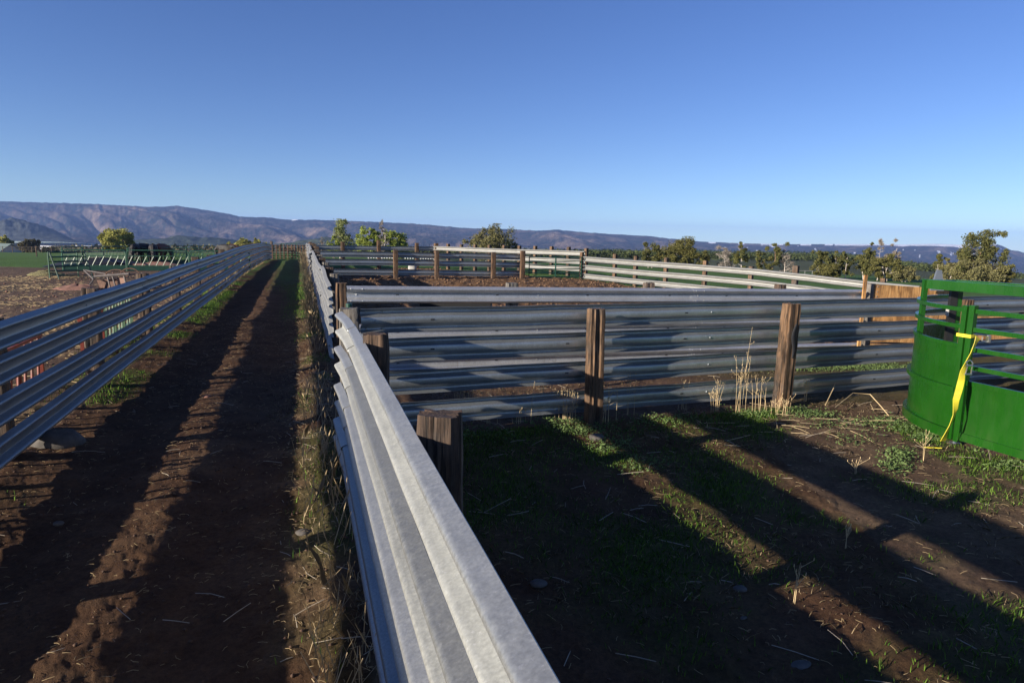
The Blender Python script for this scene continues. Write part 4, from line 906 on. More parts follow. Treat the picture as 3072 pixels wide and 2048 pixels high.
# ------------------------------------------------------------------ trees
def rand_dirs(n, rng):
    v = rng.normal(size=(n, 3)); return v / np.linalg.norm(v, axis=1, keepdims=True)
def leaf_mesh(name, C, size, mat, parent, rng, asp=1.6):
    n = len(C); a = rand_dirs(n, rng); b = np.cross(a, rand_dirs(n, rng)); b /= np.linalg.norm(b, axis=1, keepdims=True) + 1e-6
    s = size * rng.uniform(.6, 1.4, (n, 1)); a = a * s * asp; b = b * s
    V = np.stack([C - a, C + b * .8, C + a, C - b * .8], 1).reshape(-1, 3); Fq = np.arange(4 * n).reshape(n, 4)
    return np_mesh(name, V, Fq, mat, parent)
def tree(name, label, cbase, ctop, px, d, hw, leaf, bark, seed, kind='round', leaves=2600, size=.07, group=None, trunk=.14, bare=0., cat='tree', yb=None, clumps=34, asp=1.6, sink=.1, leanx=0.):
    hw *= 1.12 if group == JT else 1.0; trunk *= .62; leaves = int(leaves * (2.7 if group == JT else 2.1)); clumps = int(clumps * 1.5); size *= .86
    """px centre column, d distance, image rows of top (ctop), half width in px"""
    rng = np.random.default_rng(seed); rs = random.Random(seed)
    X = (px - 1536) / F * d * math.cos(pitch) * 1.0; q = at_d(px, cbase, d); x = q[0]; z0 = tz(x, d) - sink; zt = H + (vline(px) - ctop) / F * d * 1.0
    h = max(.6, zt - z0); w = hw / F * d; o = np.array([x, d, z0]); e = empty(name, o, label, cat, group)
    mb = MB((0, 0, 0)); cl = []; nl = {'round': 7, 'juniper': 9, 'pinyon': 7, 'column': 8, 'bush': 6, 'dead': 9}[kind]
    th = h * {'round': .28, 'juniper': .12, 'pinyon': .55, 'column': .25, 'bush': .08, 'dead': .5}[kind]
    lean = np.array([leanx * h, 0, 0])
    n_tr = 2 if kind in ('juniper', 'bush', 'column') else 1
    tips = []
    for ti in range(n_tr):
        b0 = np.array([(ti - .5 * (n_tr - 1)) * w * .3, 0, 0]); tp = b0 + np.array([rs.uniform(-.1, .1) * w, 0, h * (.78 if kind in ('pinyon', 'dead', 'column') else .6)]) + lean
        pts = [b0, b0 * .8 + (tp - b0) * .3 + [rs.uniform(-.05, .05) * h, rs.uniform(-.05, .05) * h, 0], b0 + (tp - b0) * .65 + [rs.uniform(-.05, .05) * h, rs.uniform(-.04, .04) * h, 0], tp]
        mb.tube(pts, [trunk, trunk * .75, trunk * .5, trunk * .2], 7)
        for k in range(nl):
            f = (.18 + .8 * (k + rs.random() * .6) / nl); i = min(2, int(f * 3)); st = pts[i] + (pts[i + 1] - pts[i]) * (f * 3 - i)
            a = rs.random() * 6.28 + k * 2.4; ln = w * (.9 if kind != 'column' else .6) * (1 - .55 * max(0, f - .4)) * rs.uniform(.65, 1.05)
            if kind == 'pinyon': ln *= .9 if f > .35 else .75
            en = st + [math.cos(a) * ln, math.sin(a) * ln * .9, ln * rs.uniform(.15, .75) if kind != 'column' else ln * 1.5]
            en[2] = min(en[2], h * .97); md = (st + en) / 2 + [0, 0, -ln * .08 + rs.uniform(-.05, .1) * ln]
            mb.tube([st, md, en], [trunk * .38, trunk * .24, trunk * .06], 5); tips += [en, md * .35 + en * .65]
            for _ in range(3):
                s2 = st + (en - st) * rs.uniform(.35, .95); e2 = s2 + np.array([rs.uniform(-1, 1), rs.uniform(-1, 1), rs.uniform(.0, .9)]) * ln * .38; e2[2] = min(e2[2], h)
                mb.tube([s2, e2], [trunk * .14, trunk * .03], 4); tips.append(e2)
                if kind in ('dead', 'column'):
                    for _ in range(4): e3 = s2 + (e2 - s2) * rs.uniform(.3, 1) ; mb.tube([e3, e3 + np.array([rs.uniform(-1, 1), rs.uniform(-1, 1), rs.uniform(.2, 1.2)]) * ln * .22], [trunk * .07, trunk * .02], 3)
    me = mb.build('trunk', bark, e, True, 60)
    if leaf is None: leaf = M['twigs']; leaves = int(900 + 18 * hw); size = .026; asp = 7.
    if leaves:
        C = []
        K = max(clumps, 14)
        for k in range(K):
            if kind in ('round', 'juniper', 'bush'):
                v = rng.normal(size=3); v /= np.linalg.norm(v); rr = rng.uniform(.35, 1) ** .6; c = np.array([v[0] * w * rr, v[1] * w * rr, h * .52 + v[2] * h * .45 * rr])
                if kind != 'round': c[2] = max(c[2], .08 * h + rng.random() * .1 * h)
                else: c[2] = max(c[2], .10 * h + rng.random() * .15 * h)
            elif kind == 'pinyon':
                c = np.array(tips[rng.integers(len(tips))]) if rng.random() < .5 else np.array([rng.normal() * w * .45, rng.normal() * w * .45, h * rng.uniform(.12, .95)])
            else:
                f = rng.uniform(.15, .98); c = np.array([rng.normal() * w * .42 * (1.15 - f * .7), rng.normal() * w * .4, h * f])
            r = rng.uniform(.11, .30) * w * (1.0 if kind != 'pinyon' else .95)
            if kind in ('juniper', 'bush', 'pinyon'):
                c = c * np.array([1.08, 1.08, 1.0]) * rng.uniform(.82, 1.10); c[2] = min(c[2], h * .97)
            if rng.random() < .35: c = np.array(tips[rng.integers(len(tips))])
            m_ = int(leaves / K * rng.uniform(.5, 1.5)); dv = rand_dirs(m_, rng) * (rng.random((m_, 1)) ** .6) * r * np.array([rng.uniform(.7, 1.4), rng.uniform(.7, 1.3), rng.uniform(.6, 1.2)]); C.append(c + dv)
        C = np.concatenate(C); C = C[C[:, 2] > .05]
        C[:, 2] = np.minimum(C[:, 2], h * 1.01)
        leaf_mesh('crown', C, size, leaf, e, rng, asp)
    return e
JT = 'junipers and pinyons along the edge of the right hand field'
tree('willow_tree', 'round yellow green willow standing alone behind the left feeder panels', 750, 686, 355, 150, 48, M['leaf_yellow'], M['bark'], 1, 'round', 5200, .16, None, .32, leanx=.02, clumps=60, cat='willow')
for k, (px, yt, hw, lb) in enumerate([(688, 722, 16, 'small yellow green willow at the left of the row over the far lane fence'), (735, 712, 34, 'largest yellow green willow of the row over the far lane fence'), (775, 713, 26, 'bright willow right of the largest one over the far lane fence'), (805, 724, 14, 'low thin willow at the right end of the row by the lane gate')]):
    tree('willow_tree', lb, 752, yt, px, 210, hw, M['leaf_yellow'], M['bark'], 10 + k, 'round', 2400, .2, 'willows in a row beyond the far end of the lane', .25, clumps=36, cat='willow')
tree('cottonwood_tree', 'tall sparse cottonwood with bare grey limbs and thin green leaves', 750, 659, 1026, 95, 42, M['leaf_sparse'], M['bark_pale'], 20, 'column', 3600, .075, None, .2, clumps=70, cat='cottonwood')
tree('cottonwood_tree', 'low bright green bush at the left foot of the tall sparse cottonwood', 750, 703, 1001, 94, 17, M['leaf_spring'], M['bark'], 21, 'bush', 1600, .075, None, .1, cat='cottonwood')
tree('cottonwood_tree', 'fresh green cottonwood left of the dead bare tree', 750, 678, 1107, 92, 40, M['leaf_spring'], M['bark_pale'], 22, 'round', 4800, .085, None, .16, clumps=52, cat='cottonwood')
tree('cottonwood_tree', 'fresh green cottonwood right of the dead bare tree', 750, 687, 1180, 93, 46, M['leaf_spring'], M['bark_pale'], 23, 'round', 5200, .085, None, .16, clumps=52, cat='cottonwood')
tree('dead_tree', 'leafless pale dead tree rising between two green cottonwoods', 750, 654, 1146, 91, 15, None, M['bark_pale'], 24, 'dead', 0, .1, None, .12, cat='dead tree', leanx=.05)
tree('shrub', 'low yellow green shrub right of the green cottonwoods', 752, 733, 1208, 93, 18, M['leaf_spring'], M['bark'], 25, 'bush', 1100, .07, None, .06, cat='shrub')
tree('dead_tree', 'thin bare sapling on the plain just right of the lane end', 745, 707, 965, 150, 9, None, M['bark_red'], 26, 'dead', 0, .1, None, .09, cat='dead tree')
tree('juniper_tree', 'big dense olive juniper with grey twigs behind the corral posts', 762, 673, 1470, 84, 74, M['leaf_dull'], M['bark_pale'], 30, 'juniper', 9000, .06, None, .2, clumps=85, cat='juniper')
tree('juniper_tree', 'small thin juniper at the right foot of the big olive one', 762, 712, 1543, 85, 22, M['leaf_dull'], M['bark_pale'], 31, 'juniper', 1200, .055, None, .08, clumps=22, cat='juniper')
for a in [('left twisted juniper with exposed branches of the dense green group', 787, 724, 1950, 82, 34, M['leaf_pinyon'], M['bark_pale'], 40, 'juniper', 3000, 26),
          ('tallest full green juniper of the dense group', 787, 710, 2035, 81, 48, M['leaf_juniper'], M['bark_pale'], 41, 'juniper', 8200, 70),
          ('low round juniper at the right of the dense green group', 787, 748, 2100, 80, 26, M['leaf_juniper'], M['bark_pale'], 42, 'juniper', 2400, 30),
          ('grey almost leafless pinyon left of the sparse tall one', 800, 732, 2175, 80, 34, None, M['bark_pale'], 43, 'dead', 0, 14),
          ('sparse pinyon with a dark flat top between grey neighbours', 800, 726, 2225, 79, 26, M['leaf_pinyon'], M['bark_pale'], 44, 'pinyon', 2300, 30),
          ('twisted pinyon with bare crooked trunk and tufted top', 805, 741, 2278, 78, 20, M['leaf_pinyon'], M['bark_red'], 45, 'pinyon', 1200, 16),
          ('taller twisted pinyon beside the crooked one', 806, 727, 2318, 78, 26, M['leaf_pinyon'], M['bark_red'], 46, 'pinyon', 2200, 28),
          ('scrubby bare grey pinyon right of the twisted pair', 806, 750, 2355, 78, 26, None, M['bark_pale'], 47, 'dead', 1900, 26),
          ('round topped pinyon at the left of the right hand clump', 825, 742, 2468, 76, 30, M['leaf_pinyon'], M['bark_pale'], 48, 'pinyon', 3000, 34),
          ('middle pinyon of the three at the left of the clump', 825, 752, 2505, 76, 24, M['leaf_juniper'], M['bark_pale'], 49, 'pinyon', 2200, 26),
          ('dark topped pinyon third from the left in the clump', 826, 750, 2538, 75, 24, M['leaf_pinyon'], M['bark_pale'], 50, 'pinyon', 2200, 26),
          ('low dense juniper under the round topped pinyons', 826, 790, 2480, 75, 38, M['leaf_juniper'], M['bark_pale'], 51, 'bush', 2800, 30),
          ('tall pinyon with a dark head beside the bare snags', 828, 720, 2592, 75, 32, M['leaf_pinyon'], M['bark_pale'], 52, 'pinyon', 4200, 46),
          ('left bare grey snag rising above the clump', 828, 718, 2632, 74, 18, None, M['bark_pale'], 53, 'dead', 0, 0),
          ('right bare grey snag with wide fan of twigs', 828, 715, 2680, 74, 24, None, M['bark_pale'], 54, 'dead', 0, 0),
          ('bushy juniper below the two bare snags', 830, 762, 2655, 73, 36, M['leaf_juniper'], M['bark_pale'], 55, 'juniper', 4600, 46),
          ('low spreading juniper at the right end of the clump', 836, 792, 2712, 72, 30, M['leaf_dull'], M['bark_pale'], 56, 'bush', 2600, 30),
          ('small pinyon with a separate tuft left of the tallest pinyon', 840, 741, 2812, 70, 22, M['leaf_pinyon'], M['bark_pale'], 57, 'pinyon', 2200, 26),
          ('bushy juniper between the small and the tallest pinyon', 842, 764, 2855, 69, 34, M['leaf_dull'], M['bark_pale'], 58, 'juniper', 3800, 40),
          ('tallest open crowned pinyon with a reddish trunk', 845, 690, 2942, 68, 70, M['leaf_pinyon'], M['bark_red'], 59, 'pinyon', 7200, 80),
          ('wide low juniper under the tallest pinyon', 846, 775, 2935, 67, 62, M['leaf_dull'], M['bark_pale'], 60, 'juniper', 5200, 56),
          ('small juniper at the right edge beyond the tallest pinyon', 848, 792, 3010, 66, 28, M['leaf_juniper'], M['bark_pale'], 61, 'bush', 2400, 28)]:
    lb, yb, yt, px, d_, hw, lf, bk2, sd, kd_, lv, cl_ = a
    tree('pinyon_tree' if kd_ == 'pinyon' else 'dead_tree' if lf is None else 'juniper_tree', lb, yb, yt, px, d_, hw, lf, bk2, sd, kd_, lv, .062, JT, .13 if hw > 25 else .09, clumps=max(cl_, 4), cat='tree')
# farmstead trees at the far left
tree('willow_tree', 'pale green willow at the left edge beside the barn', 752, 704, 10, 210, 30, M['leaf_yellow'], M['bark'], 70, 'round', 2400, .2, None, .3, cat='willow')
tree('budding_tree', 'brownish budding tree between the far left farm roofs', 752, 715, 92, 190, 30, M['leaf_brown'], M['bark'], 71, 'round', 3200, .16, None, .3, clumps=44, cat='tree')
tree('shrub', 'dark round shrub clump at the far edge of the left field', 754, 738, 150, 180, 22, M['leaf_dark'], M['bark'], 72, 'bush', 1500, .15, None, .1, cat='shrub')

# ------------------------------------------------------------------ farm buildings, far houses
def house(px, py, d, w_, dp, hw_, hr, ang, label, roofm, wallm, name='barn', win=True):
    q = at_d(px, py, d); x = q[0]; z = tz(x, d) - .3; o = np.array([x, d, z]); e = empty(name, o, label, 'building'); A_ = axes(ang)
    mb = MB((0, 0, 0)); mb.box([0, 0, hw_ / 2], w_ / 2, dp / 2, hw_ / 2, A_); a_ = A_[:, 0]; b_ = A_[:, 1]; U_ = np.array([0, 0, 1.])
    for s in (-1, 1): mb.add([a_ * s * w_ / 2 + b_ * dp / 2 + U_ * hw_, a_ * s * w_ / 2 - b_ * dp / 2 + U_ * hw_, a_ * s * w_ / 2 + U_ * (hw_ + hr)], [(0, 1, 2)])
    mb.build('wall', wallm, e)
    mb = MB((0, 0, 0)); ov = .4
    for s in (-1, 1):
        p = [a_ * i * (w_ / 2 + ov) + b_ * s * j * (dp / 2 + ov) + U_ * (hw_ + hr - hr * j * (1 + ov / (dp / 2)) + k) for i in (-1, 1) for j in (0, 1) for k in (.02, .2)]
        mb.add(p, [(0, 1, 3, 2), (4, 6, 7, 5), (0, 4, 5, 1), (2, 3, 7, 6), (0, 2, 6, 4), (1, 5, 7, 3)])
    mb.build('roof', roofm, e)
    if win:
        for t in (-.25, .2):
            mb = MB((0, 0, 0)); mb.box(a_ * w_ * t - b_ * (dp / 2 + .03) + U_ * hw_ * .55, .5, .03, .5, A_); mb.build('window', M['glass'], e)
    return e
house(2, 755, 200, 9, 6, 1.5, 1.9, -.35, 'low grey green gabled barn at the left edge of the picture', M['roof'], M['wall'])
house(60, 753, 215, 4.5, 4, 1.6, 1.9, .5, 'small building with a dark blue roof near the barn', M['roof_dark'], M['roof_dark'])
hs = [(98, 722, 900, 'far white house on the slope left of the valley'), (222, 726, 1100, 'far small white house in the valley trees left of the willow'), (262, 724, 1000, 'far pale house just left of the lone willow'), (302, 723, 1200, 'far white house under the butte, nearest the willow'), (135, 735, 520, 'small white outbuilding beyond the left field'), (420, 728, 1000, 'far pale farmhouse right of the lone willow'), (2245, 0, 0, '')]
for px, py, d, lb in hs[:6]:
    house(px, py, d, 9, 6, 3.2, 2, R_.random(), lb, M['snowpanel'], M['snowpanel'], 'house', False)
# line fence and pole at the far edge of the left field
q0_ = at_d(-20, 757, 150); q1_ = at_d(330, 757, 150); e = empty('wire_fence', q0_, 'thin dark wire fence along the far edge of the left green field', 'fence'); L_ = q1_[0] - q0_[0]
for k in range(13):
    x = q0_[0] + L_ * k / 12; z = tz(x, 150); mb = MB(q0_); mb.tube([[x, 150, z - .2], [x, 150, z + 1.3]], .07, 5); mb.build('post', M['tie'], e)
mb = MB(q0_)
for hh in (.5, .85, 1.2): mb.tube([[q0_[0] + L_ * k / 12, 150, tz(q0_[0] + L_ * k / 12, 150) + hh] for k in range(13)], .03, 4)
mb.build('wire', M['iron'], e)
x, y_ = at_d(110, 766, 90)[:2]; z = tz(x, y_); mb = MB([x, y_, z]); mb.tube([[x, y_, z - .3], [x, y_, z + 1.25]], .09, 6); mb.box([x, y_, z + 1.25], .12, .06, .12); tag(mb.build('field_post', M['tie'], None, True), 'single dark post standing in the left green field', 'post')
# irrigation pipe trailer glimpsed in the right field
q = at_d(2415, 812, 74); z = tz(q[0], q[1]); mb = MB([q[0], q[1], z]); mb.tube([[q[0] - .6, q[1], z + .75], [q[0] + .9, q[1], z + .75]], .03, 5); mb.tube([[q[0], q[1], z], [q[0], q[1], z + .75]], .03, 5); mb.tube([[q[0] + .8, q[1], z], [q[0] + .8, q[1], z + .75]], .03, 5)
tag(mb.build('pipe_rack', M['galv_white'], None, True), 'low pale pipe rail in the green field behind the dark fence post', 'pipe rail')

# ------------------------------------------------------------------ far woods (uncountable)
def woods(name, label, n, cr, yr, dr, hr, leaf, seed, per=16, size=.5, dens=None):
    rng = np.random.default_rng(seed); c = rng.uniform(cr[0], cr[1], n); d = np.exp(rng.uniform(math.log(dr[0]), math.log(dr[1]), n))
    X = (c - 1536) / F * d * 1.013; Y = d
    if dens is not None: keep = dens(c, d, X, Y, rng); X, Y, d = X[keep], Y[keep], d[keep]
    Z = terrain(X, Y); h = rng.uniform(hr[0], hr[1], len(X)); P = []; S = []
    for _ in range(per):
        v = rand_dirs(len(X), rng); rr = rng.random(len(X)) ** .4
        P.append(np.stack([X + v[:, 0] * h * .42 * rr, Y + v[:, 1] * h * .42 * rr, Z + h * (.48 + v[:, 2] * .48 * rr)], -1)); S.append(h * size * .34)
    P = np.concatenate(P); S = np.concatenate(S); n_ = len(P); a = rand_dirs(n_, rng); b = np.cross(a, rand_dirs(n_, rng)); s = (S * rng.uniform(.6, 1.3, n_))[:, None]
    V = np.stack([P - a * s, P + b * s, P + a * s, P - b * s * .8], 1).reshape(-1, 3)
    return tag(np_mesh(name, V, np.arange(4 * n_).reshape(n_, 4), leaf, None), label, 'woods', None, 'stuff')
woods('woodland', 'dark juniper woodland covering the slopes behind the right hand field', 11000, (1230, 3160), None, (190, 700), (1.0, 2.6), M['leaf_wood'], 1, 20, .48, lambda c, d, X, Y, r: fbm(X / 26, Y / 40, 3, 12) > np.where(c < 1700, .52 - .1 * (d > 180), .44))
woods('woodland', 'far band of dark woodland at the foot of the mountains', 9000, (900, 3160), None, (640, 1900), (2.0, 4.4), M['leaf_dark'], 2, 6, 1.0, lambda c, d, X, Y, r: fbm(X / 90, Y / 160, 3, 14) > .42)
woods('woodland', 'scattered grey green trees of the distant valley on the left', 4200, (-80, 1250), None, (330, 2100), (2.0, 4.6), M['leaf_brown'], 3, 8, .8, lambda c, d, X, Y, r: fbm(X / 70, Y / 40, 3, 16) > .52)

# ------------------------------------------------------------------ grass, straw, clods, weeds
def scatter(n, u0, u1, l0, l1, dens, rng):
    u = rng.uniform(u0, u1, n); l = rng.uniform(l0, l1, n); X = u * PD[0] + l * LD[0]; Y = u * PD[1] + l * LD[1]
    col, G, S, uu, ll, d = zones(X, Y); keep = rng.random(n) < dens(G, S, uu, ll, X, Y); return X[keep], Y[keep]
def blades(name, label, X, Y, h0, h1, w_, mat, rng, lean=.5):
    n = len(X); Z = ground_z(X, Y); a = rng.uniform(0, 6.283, n); h = rng.uniform(h0, h1, n); wv = np.stack([np.cos(a), np.sin(a), 0 * a], -1) * w_ * (.6 + .8 * rng.random((n, 1)))
    ld = np.stack([np.cos(a + 1.57), np.sin(a + 1.57), 0 * a], -1) * (h * rng.uniform(0, lean, n))[:, None]; P = np.stack([X, Y, Z - .01], -1)
    m = P + ld * .35; m[:, 2] += h * .6; t = P + ld; t[:, 2] += h
    V = np.stack([P - wv, P + wv, m + wv * .7, t, m - wv * .7], 1).reshape(-1, 3); b = np.arange(n)[:, None] * 5
    return tag(np_mesh(name, V, np.concatenate([b + np.array([[0, 1, 2, 3, 4]])], 0), mat, None), label, 'grass', None, 'stuff')
def ground_z(X, Y):
    # sample the displaced sheet by nearest vertex lookup
    if not hasattr(ground_z, 'g'):
        me = GROUND.data; n = len(me.vertices); co = np.empty(n * 3, np.float32); me.vertices.foreach_get('co', co); ground_z.g = co.reshape(-1, 3)[:-1]
        th = np.concatenate([np.linspace(-math.pi, -.84, 26)[:-1], np.linspace(-.84, .84, 1150), np.linspace(.84, math.pi, 26)[1:-1]]); r = [.5]
        while r[-1] < 2700: r.append(r[-1] * (1.0075 if r[-1] < 60 else 1.012))
        ground_z.th, ground_z.r = th, np.array(r)
    th, r = ground_z.th, ground_z.r; t = np.arctan2(X, Y); rr = np.hypot(X, Y)
    i = np.clip(np.searchsorted(th, t), 0, len(th) - 1); j = np.clip(np.searchsorted(r, rr), 0, len(r) - 1); return ground_z.g[j * len(th) + i, 2]
rg = np.random.default_rng(5)
X, Y = scatter(120000, -3.1, .6, 3, 34, lambda G, S, u, l, x, y: (G ** 1.6) * .5 * np.where((u > -1) & (l < 20), .55, 1.), rg); blades('grass', 'short green grass along both feet of the lane fences', X, Y, .02, .09, .0035, M['grass'], rg)
X, Y = scatter(30000, -4.4, -3.1, 6, 34, lambda G, S, u, l, x, y: G * .5, rg); blades('grass', 'patchy grass behind the left lane fence', X, Y, .03, .12, .004, M['grass'], rg)
X, Y = scatter(300000, .6, 8.5, 1.5, 12, lambda G, S, u, l, x, y: (G ** 1.8) * .55 * (side(x, y, (1.18, 9.24), (4.21, 10.25)) < 0), rg); blades('grass', 'short green grass of the near yard', X, Y, .015, .07, .0032, M['grass'], rg, .9)
X, Y = scatter(60000, -.5, 8.5, 2, 12, lambda G, S, u, l, x, y: .3 * (fbm(x * 1.1, y * 1.1, 3, 111) > .56), rg); blades('grass', 'flat dead grass matted on the near yard', X, Y, .01, .05, .0022, M['drygrass'], rg, 3.0)
def sticks(name, label, X, Y, l0, l1, w_, mat, rng, cat='straw'):
    n = len(X); Z = ground_z(X, Y); a = rng.uniform(0, 6.283, n); L_ = rng.uniform(l0, l1, n); dr = np.stack([np.cos(a), np.sin(a), rng.normal(0, .12, n)], -1) * L_[:, None]; sd = np.stack([-np.sin(a), np.cos(a), 0 * a], -1) * w_; P = np.stack([X, Y, Z + .006 + rng.random(n) * .012], -1)
    md = P + dr * .5 + sd * rng.normal(0, 3, (n, 1)) ; md[:, 2] += .004; up = np.array([0, 0, w_ * 1.4])
    V = np.stack([P - sd, P + sd, md - sd, md + sd, P + dr - sd, P + dr + sd, P + up, md + up, P + dr + up], 1).reshape(-1, 3); b = np.arange(n)[:, None] * 9
    Fq = np.concatenate([b + np.array([[0, 6, 7, 2]]), b + np.array([[6, 1, 3, 7]]), b + np.array([[2, 7, 8, 4]]), b + np.array([[7, 3, 5, 8]])], 0)
    return tag(np_mesh(name, V, Fq, mat, None), label, cat, None, 'stuff')
X, Y = scatter(60000, -3.0, .5, 2.5, 22, lambda G, S, u, l, x, y: .03 + S * .22, rg); sticks('straw', 'bits of straw scattered over the lane dirt', X, Y, .02, .07, .0016, M['straw'], rg)
X, Y = scatter(60000, .6, 9, 1.5, 13, lambda G, S, u, l, x, y: .03 + S * .14, rg); sticks('straw', 'bits of straw scattered over the near yard', X, Y, .02, .09, .0016, M['straw'], rg)
X, Y = scatter(26000, -16, -3.3, 10, 40, lambda G, S, u, l, x, y: S * .7, rg); sticks('straw', 'trampled straw on the feed lot left of the lane', X, Y, .08, .25, .008, M['straw'], rg)
X, Y = scatter(900, -3.0, .5, 2.5, 16, lambda G, S, u, l, x, y: .08 + .5 * smooth(-.5, .1, u), rg); sticks('twigs', 'bleached twigs lying in the lane', X, Y, .08, .28, .0028, M['twig'], rg, 'twigs')
X, Y = scatter(1000, .6, 9, 1.5, 11, lambda G, S, u, l, x, y: .2 + 0 * u, rg); sticks('twigs', 'bleached twigs lying on the near yard', X, Y, .08, .32, .0028, M['twig'], rg, 'twigs')
X, Y = scatter(420, 2.2, 8.5, 6.4, 9.6, lambda G, S, u, l, x, y: .6 * (side(x, y, (1.18, 9.24), (4.21, 10.25)) < -.3) * (side(x, y, (1.18, 9.24), (4.21, 10.25)) > -4.5) * (x > 2.6), rg); sticks('dead_stalks', 'fallen pale stalks between the wooden posts and the green tub', X, Y, .15, .5, .0035, M['stalk'], rg, 'dead stalks')
def lumps(name, label, X, Y, s0, s1, mat, rng, cat='clods'):
    n = len(X); Z = ground_z(X, Y); s = s0 + (s1 - s0) * rng.random(n) ** 3; base = np.array([[1, 0, 0], [0, 1, 0], [-1, 0, 0], [0, -1, 0], [0, 0, .8], [0, 0, -.6], [.6, .6, .35], [-.6, .6, .3], [-.6, -.6, .4], [.6, -.6, .3]])
    V = np.stack([X, Y, Z + s * .2], -1)[:, None, :] + base[None] * s[:, None, None] * rng.uniform(.6, 1.3, (n, 10, 1)); V = V.reshape(-1, 3); b = np.arange(n)[:, None] * 10
    fs = [(4, 0, 6), (4, 6, 1), (4, 1, 7), (4, 7, 2), (4, 2, 8), (4, 8, 3), (4, 3, 9), (4, 9, 0), (0, 5, 1), (1, 5, 2), (2, 5, 3), (3, 5, 0), (6, 0, 1), (7, 1, 2), (8, 2, 3), (9, 3, 0)]
    Fq = np.concatenate([b + np.array([f]) for f in fs], 0); return tag(np_mesh(name, V, Fq, mat, None, False), label, cat, None, 'stuff')
X, Y = scatter(15000, -3.0, .5, 2.2, 20, lambda G, S, u, l, x, y: .4 + .3 * S, rg); lumps('clods', 'small clods and pebbles on the lane dirt', X, Y, .003, .020, M['clod'], rg)
X, Y = scatter(12000, .6, 9, 1.5, 12, lambda G, S, u, l, x, y: .25 + 0 * u, rg); lumps('clods', 'small clods on the near yard', X, Y, .003, .014, M['clod'], rg)
X, Y = scatter(9000, .8, 18, 13.5, 62, lambda G, S, u, l, x, y: (G < .5) * .9, rg); lumps('clods', 'trampled manure clods in the corrals', X, Y, .015, .085, simple('dry_manure', (.15, .085, .045), .95, 0, .5, 5), rg)
X, Y = scatter(3000, -16, -3.3, 9, 42, lambda G, S, u, l, x, y: .6 * (G < .5), rg); lumps('clods', 'clods and chips on the feed lot left of the lane', X, Y, .01, .055, M['clod_red'], rg)
# green weeds by the tub
def weedpatch(label, pts, seed):
    rng = np.random.default_rng(seed); P = []
    for (px, py, n, sx, sy) in pts:
        x = rng.normal(px, sx, n); y = rng.normal(py, sy, n)
        for a, b in zip(x, y):
            q = at_z(a, b); P.append((q[0], q[1]))
    P = np.array(P); Z = ground_z(P[:, 0], P[:, 1]); C = np.stack([P[:, 0], P[:, 1], Z + rng.uniform(.005, .05, len(P))], -1)
    return tag(leaf_mesh('weeds', C, .011, M['weedleaf'], None, rng, 1.4), label, 'weeds', None, 'stuff')
weedpatch('low leafy green weeds on the ground beside the green tub', [(2640, 1268, 500, 40, 8), (2720, 1285, 600, 35, 8), (2780, 1310, 600, 22, 7), (2700, 1365, 420, 26, 11), (2690, 1400, 380, 26, 12), (2560, 1320, 160, 50, 12), (2500, 1275, 260, 60, 10), (3020, 1402, 300, 30, 8), (2440, 1245, 500, 40, 8), (2940, 1350, 60, 20, 4)], 3)
weedpatch('leafy weeds at the foot of the near cross fence', [(1750, 1290, 700, 60, 10), (1680, 1265, 500, 70, 8), (2000, 1262, 600, 90, 9), (2250, 1240, 600, 60, 8), (2390, 1232, 350, 20, 5), (1830, 1340, 500, 40, 14), (1930, 1395, 300, 40, 12), (1420, 1300, 500, 60, 12)], 4)
weedpatch('grey green weeds in the alley between the cross fences', [(2100, 1108, 1400, 110, 5), (2400, 1106, 1800, 130, 5), (2650, 1102, 1600, 80, 6)], 5)
# dry weeds standing by the near cross fence
def dryweed(px, py, hpx, n, label, seed, spread=.06):
    q = at_z(px, py); d = q[1]; q[2] = float(ground_z(np.array([q[0]]), np.array([q[1]]))[0]) - .01; h = hpx / F * d; rs = random.Random(seed); mb = MB(q)
    for k in range(n):
        b = q + [rs.gauss(0, spread), rs.gauss(0, spread * .5), 0]; hh = h * rs.uniform(.45, 1) if k else h; lx, ly = rs.gauss(0, .10), rs.gauss(0, .08)
        pts = [b, b + [lx * .3 * hh, ly * .3 * hh, hh * .5], b + [lx * hh + rs.gauss(0, .01), ly * hh, hh]]; mb.tube(pts, [.0030, .0023, .0013], 4)
        for _ in range(rs.randint(1, 4)):
            f = rs.uniform(.45, .95); s = pts[1] + (pts[2] - pts[1]) * ((f - .5) / .5 if f > .5 else 0); e_ = s + [rs.gauss(0, .05), rs.gauss(0, .03), rs.uniform(.03, .10)]; mb.tube([s, e_], [.0022, .0012], 4); mb.tube([e_, e_ + [0, 0, .02]], [.004, .002], 4)
    return tag(mb.build('dry_weed', M['stalk'], None), label, 'dry weed', 'dead weed stalks along the near cross fence')
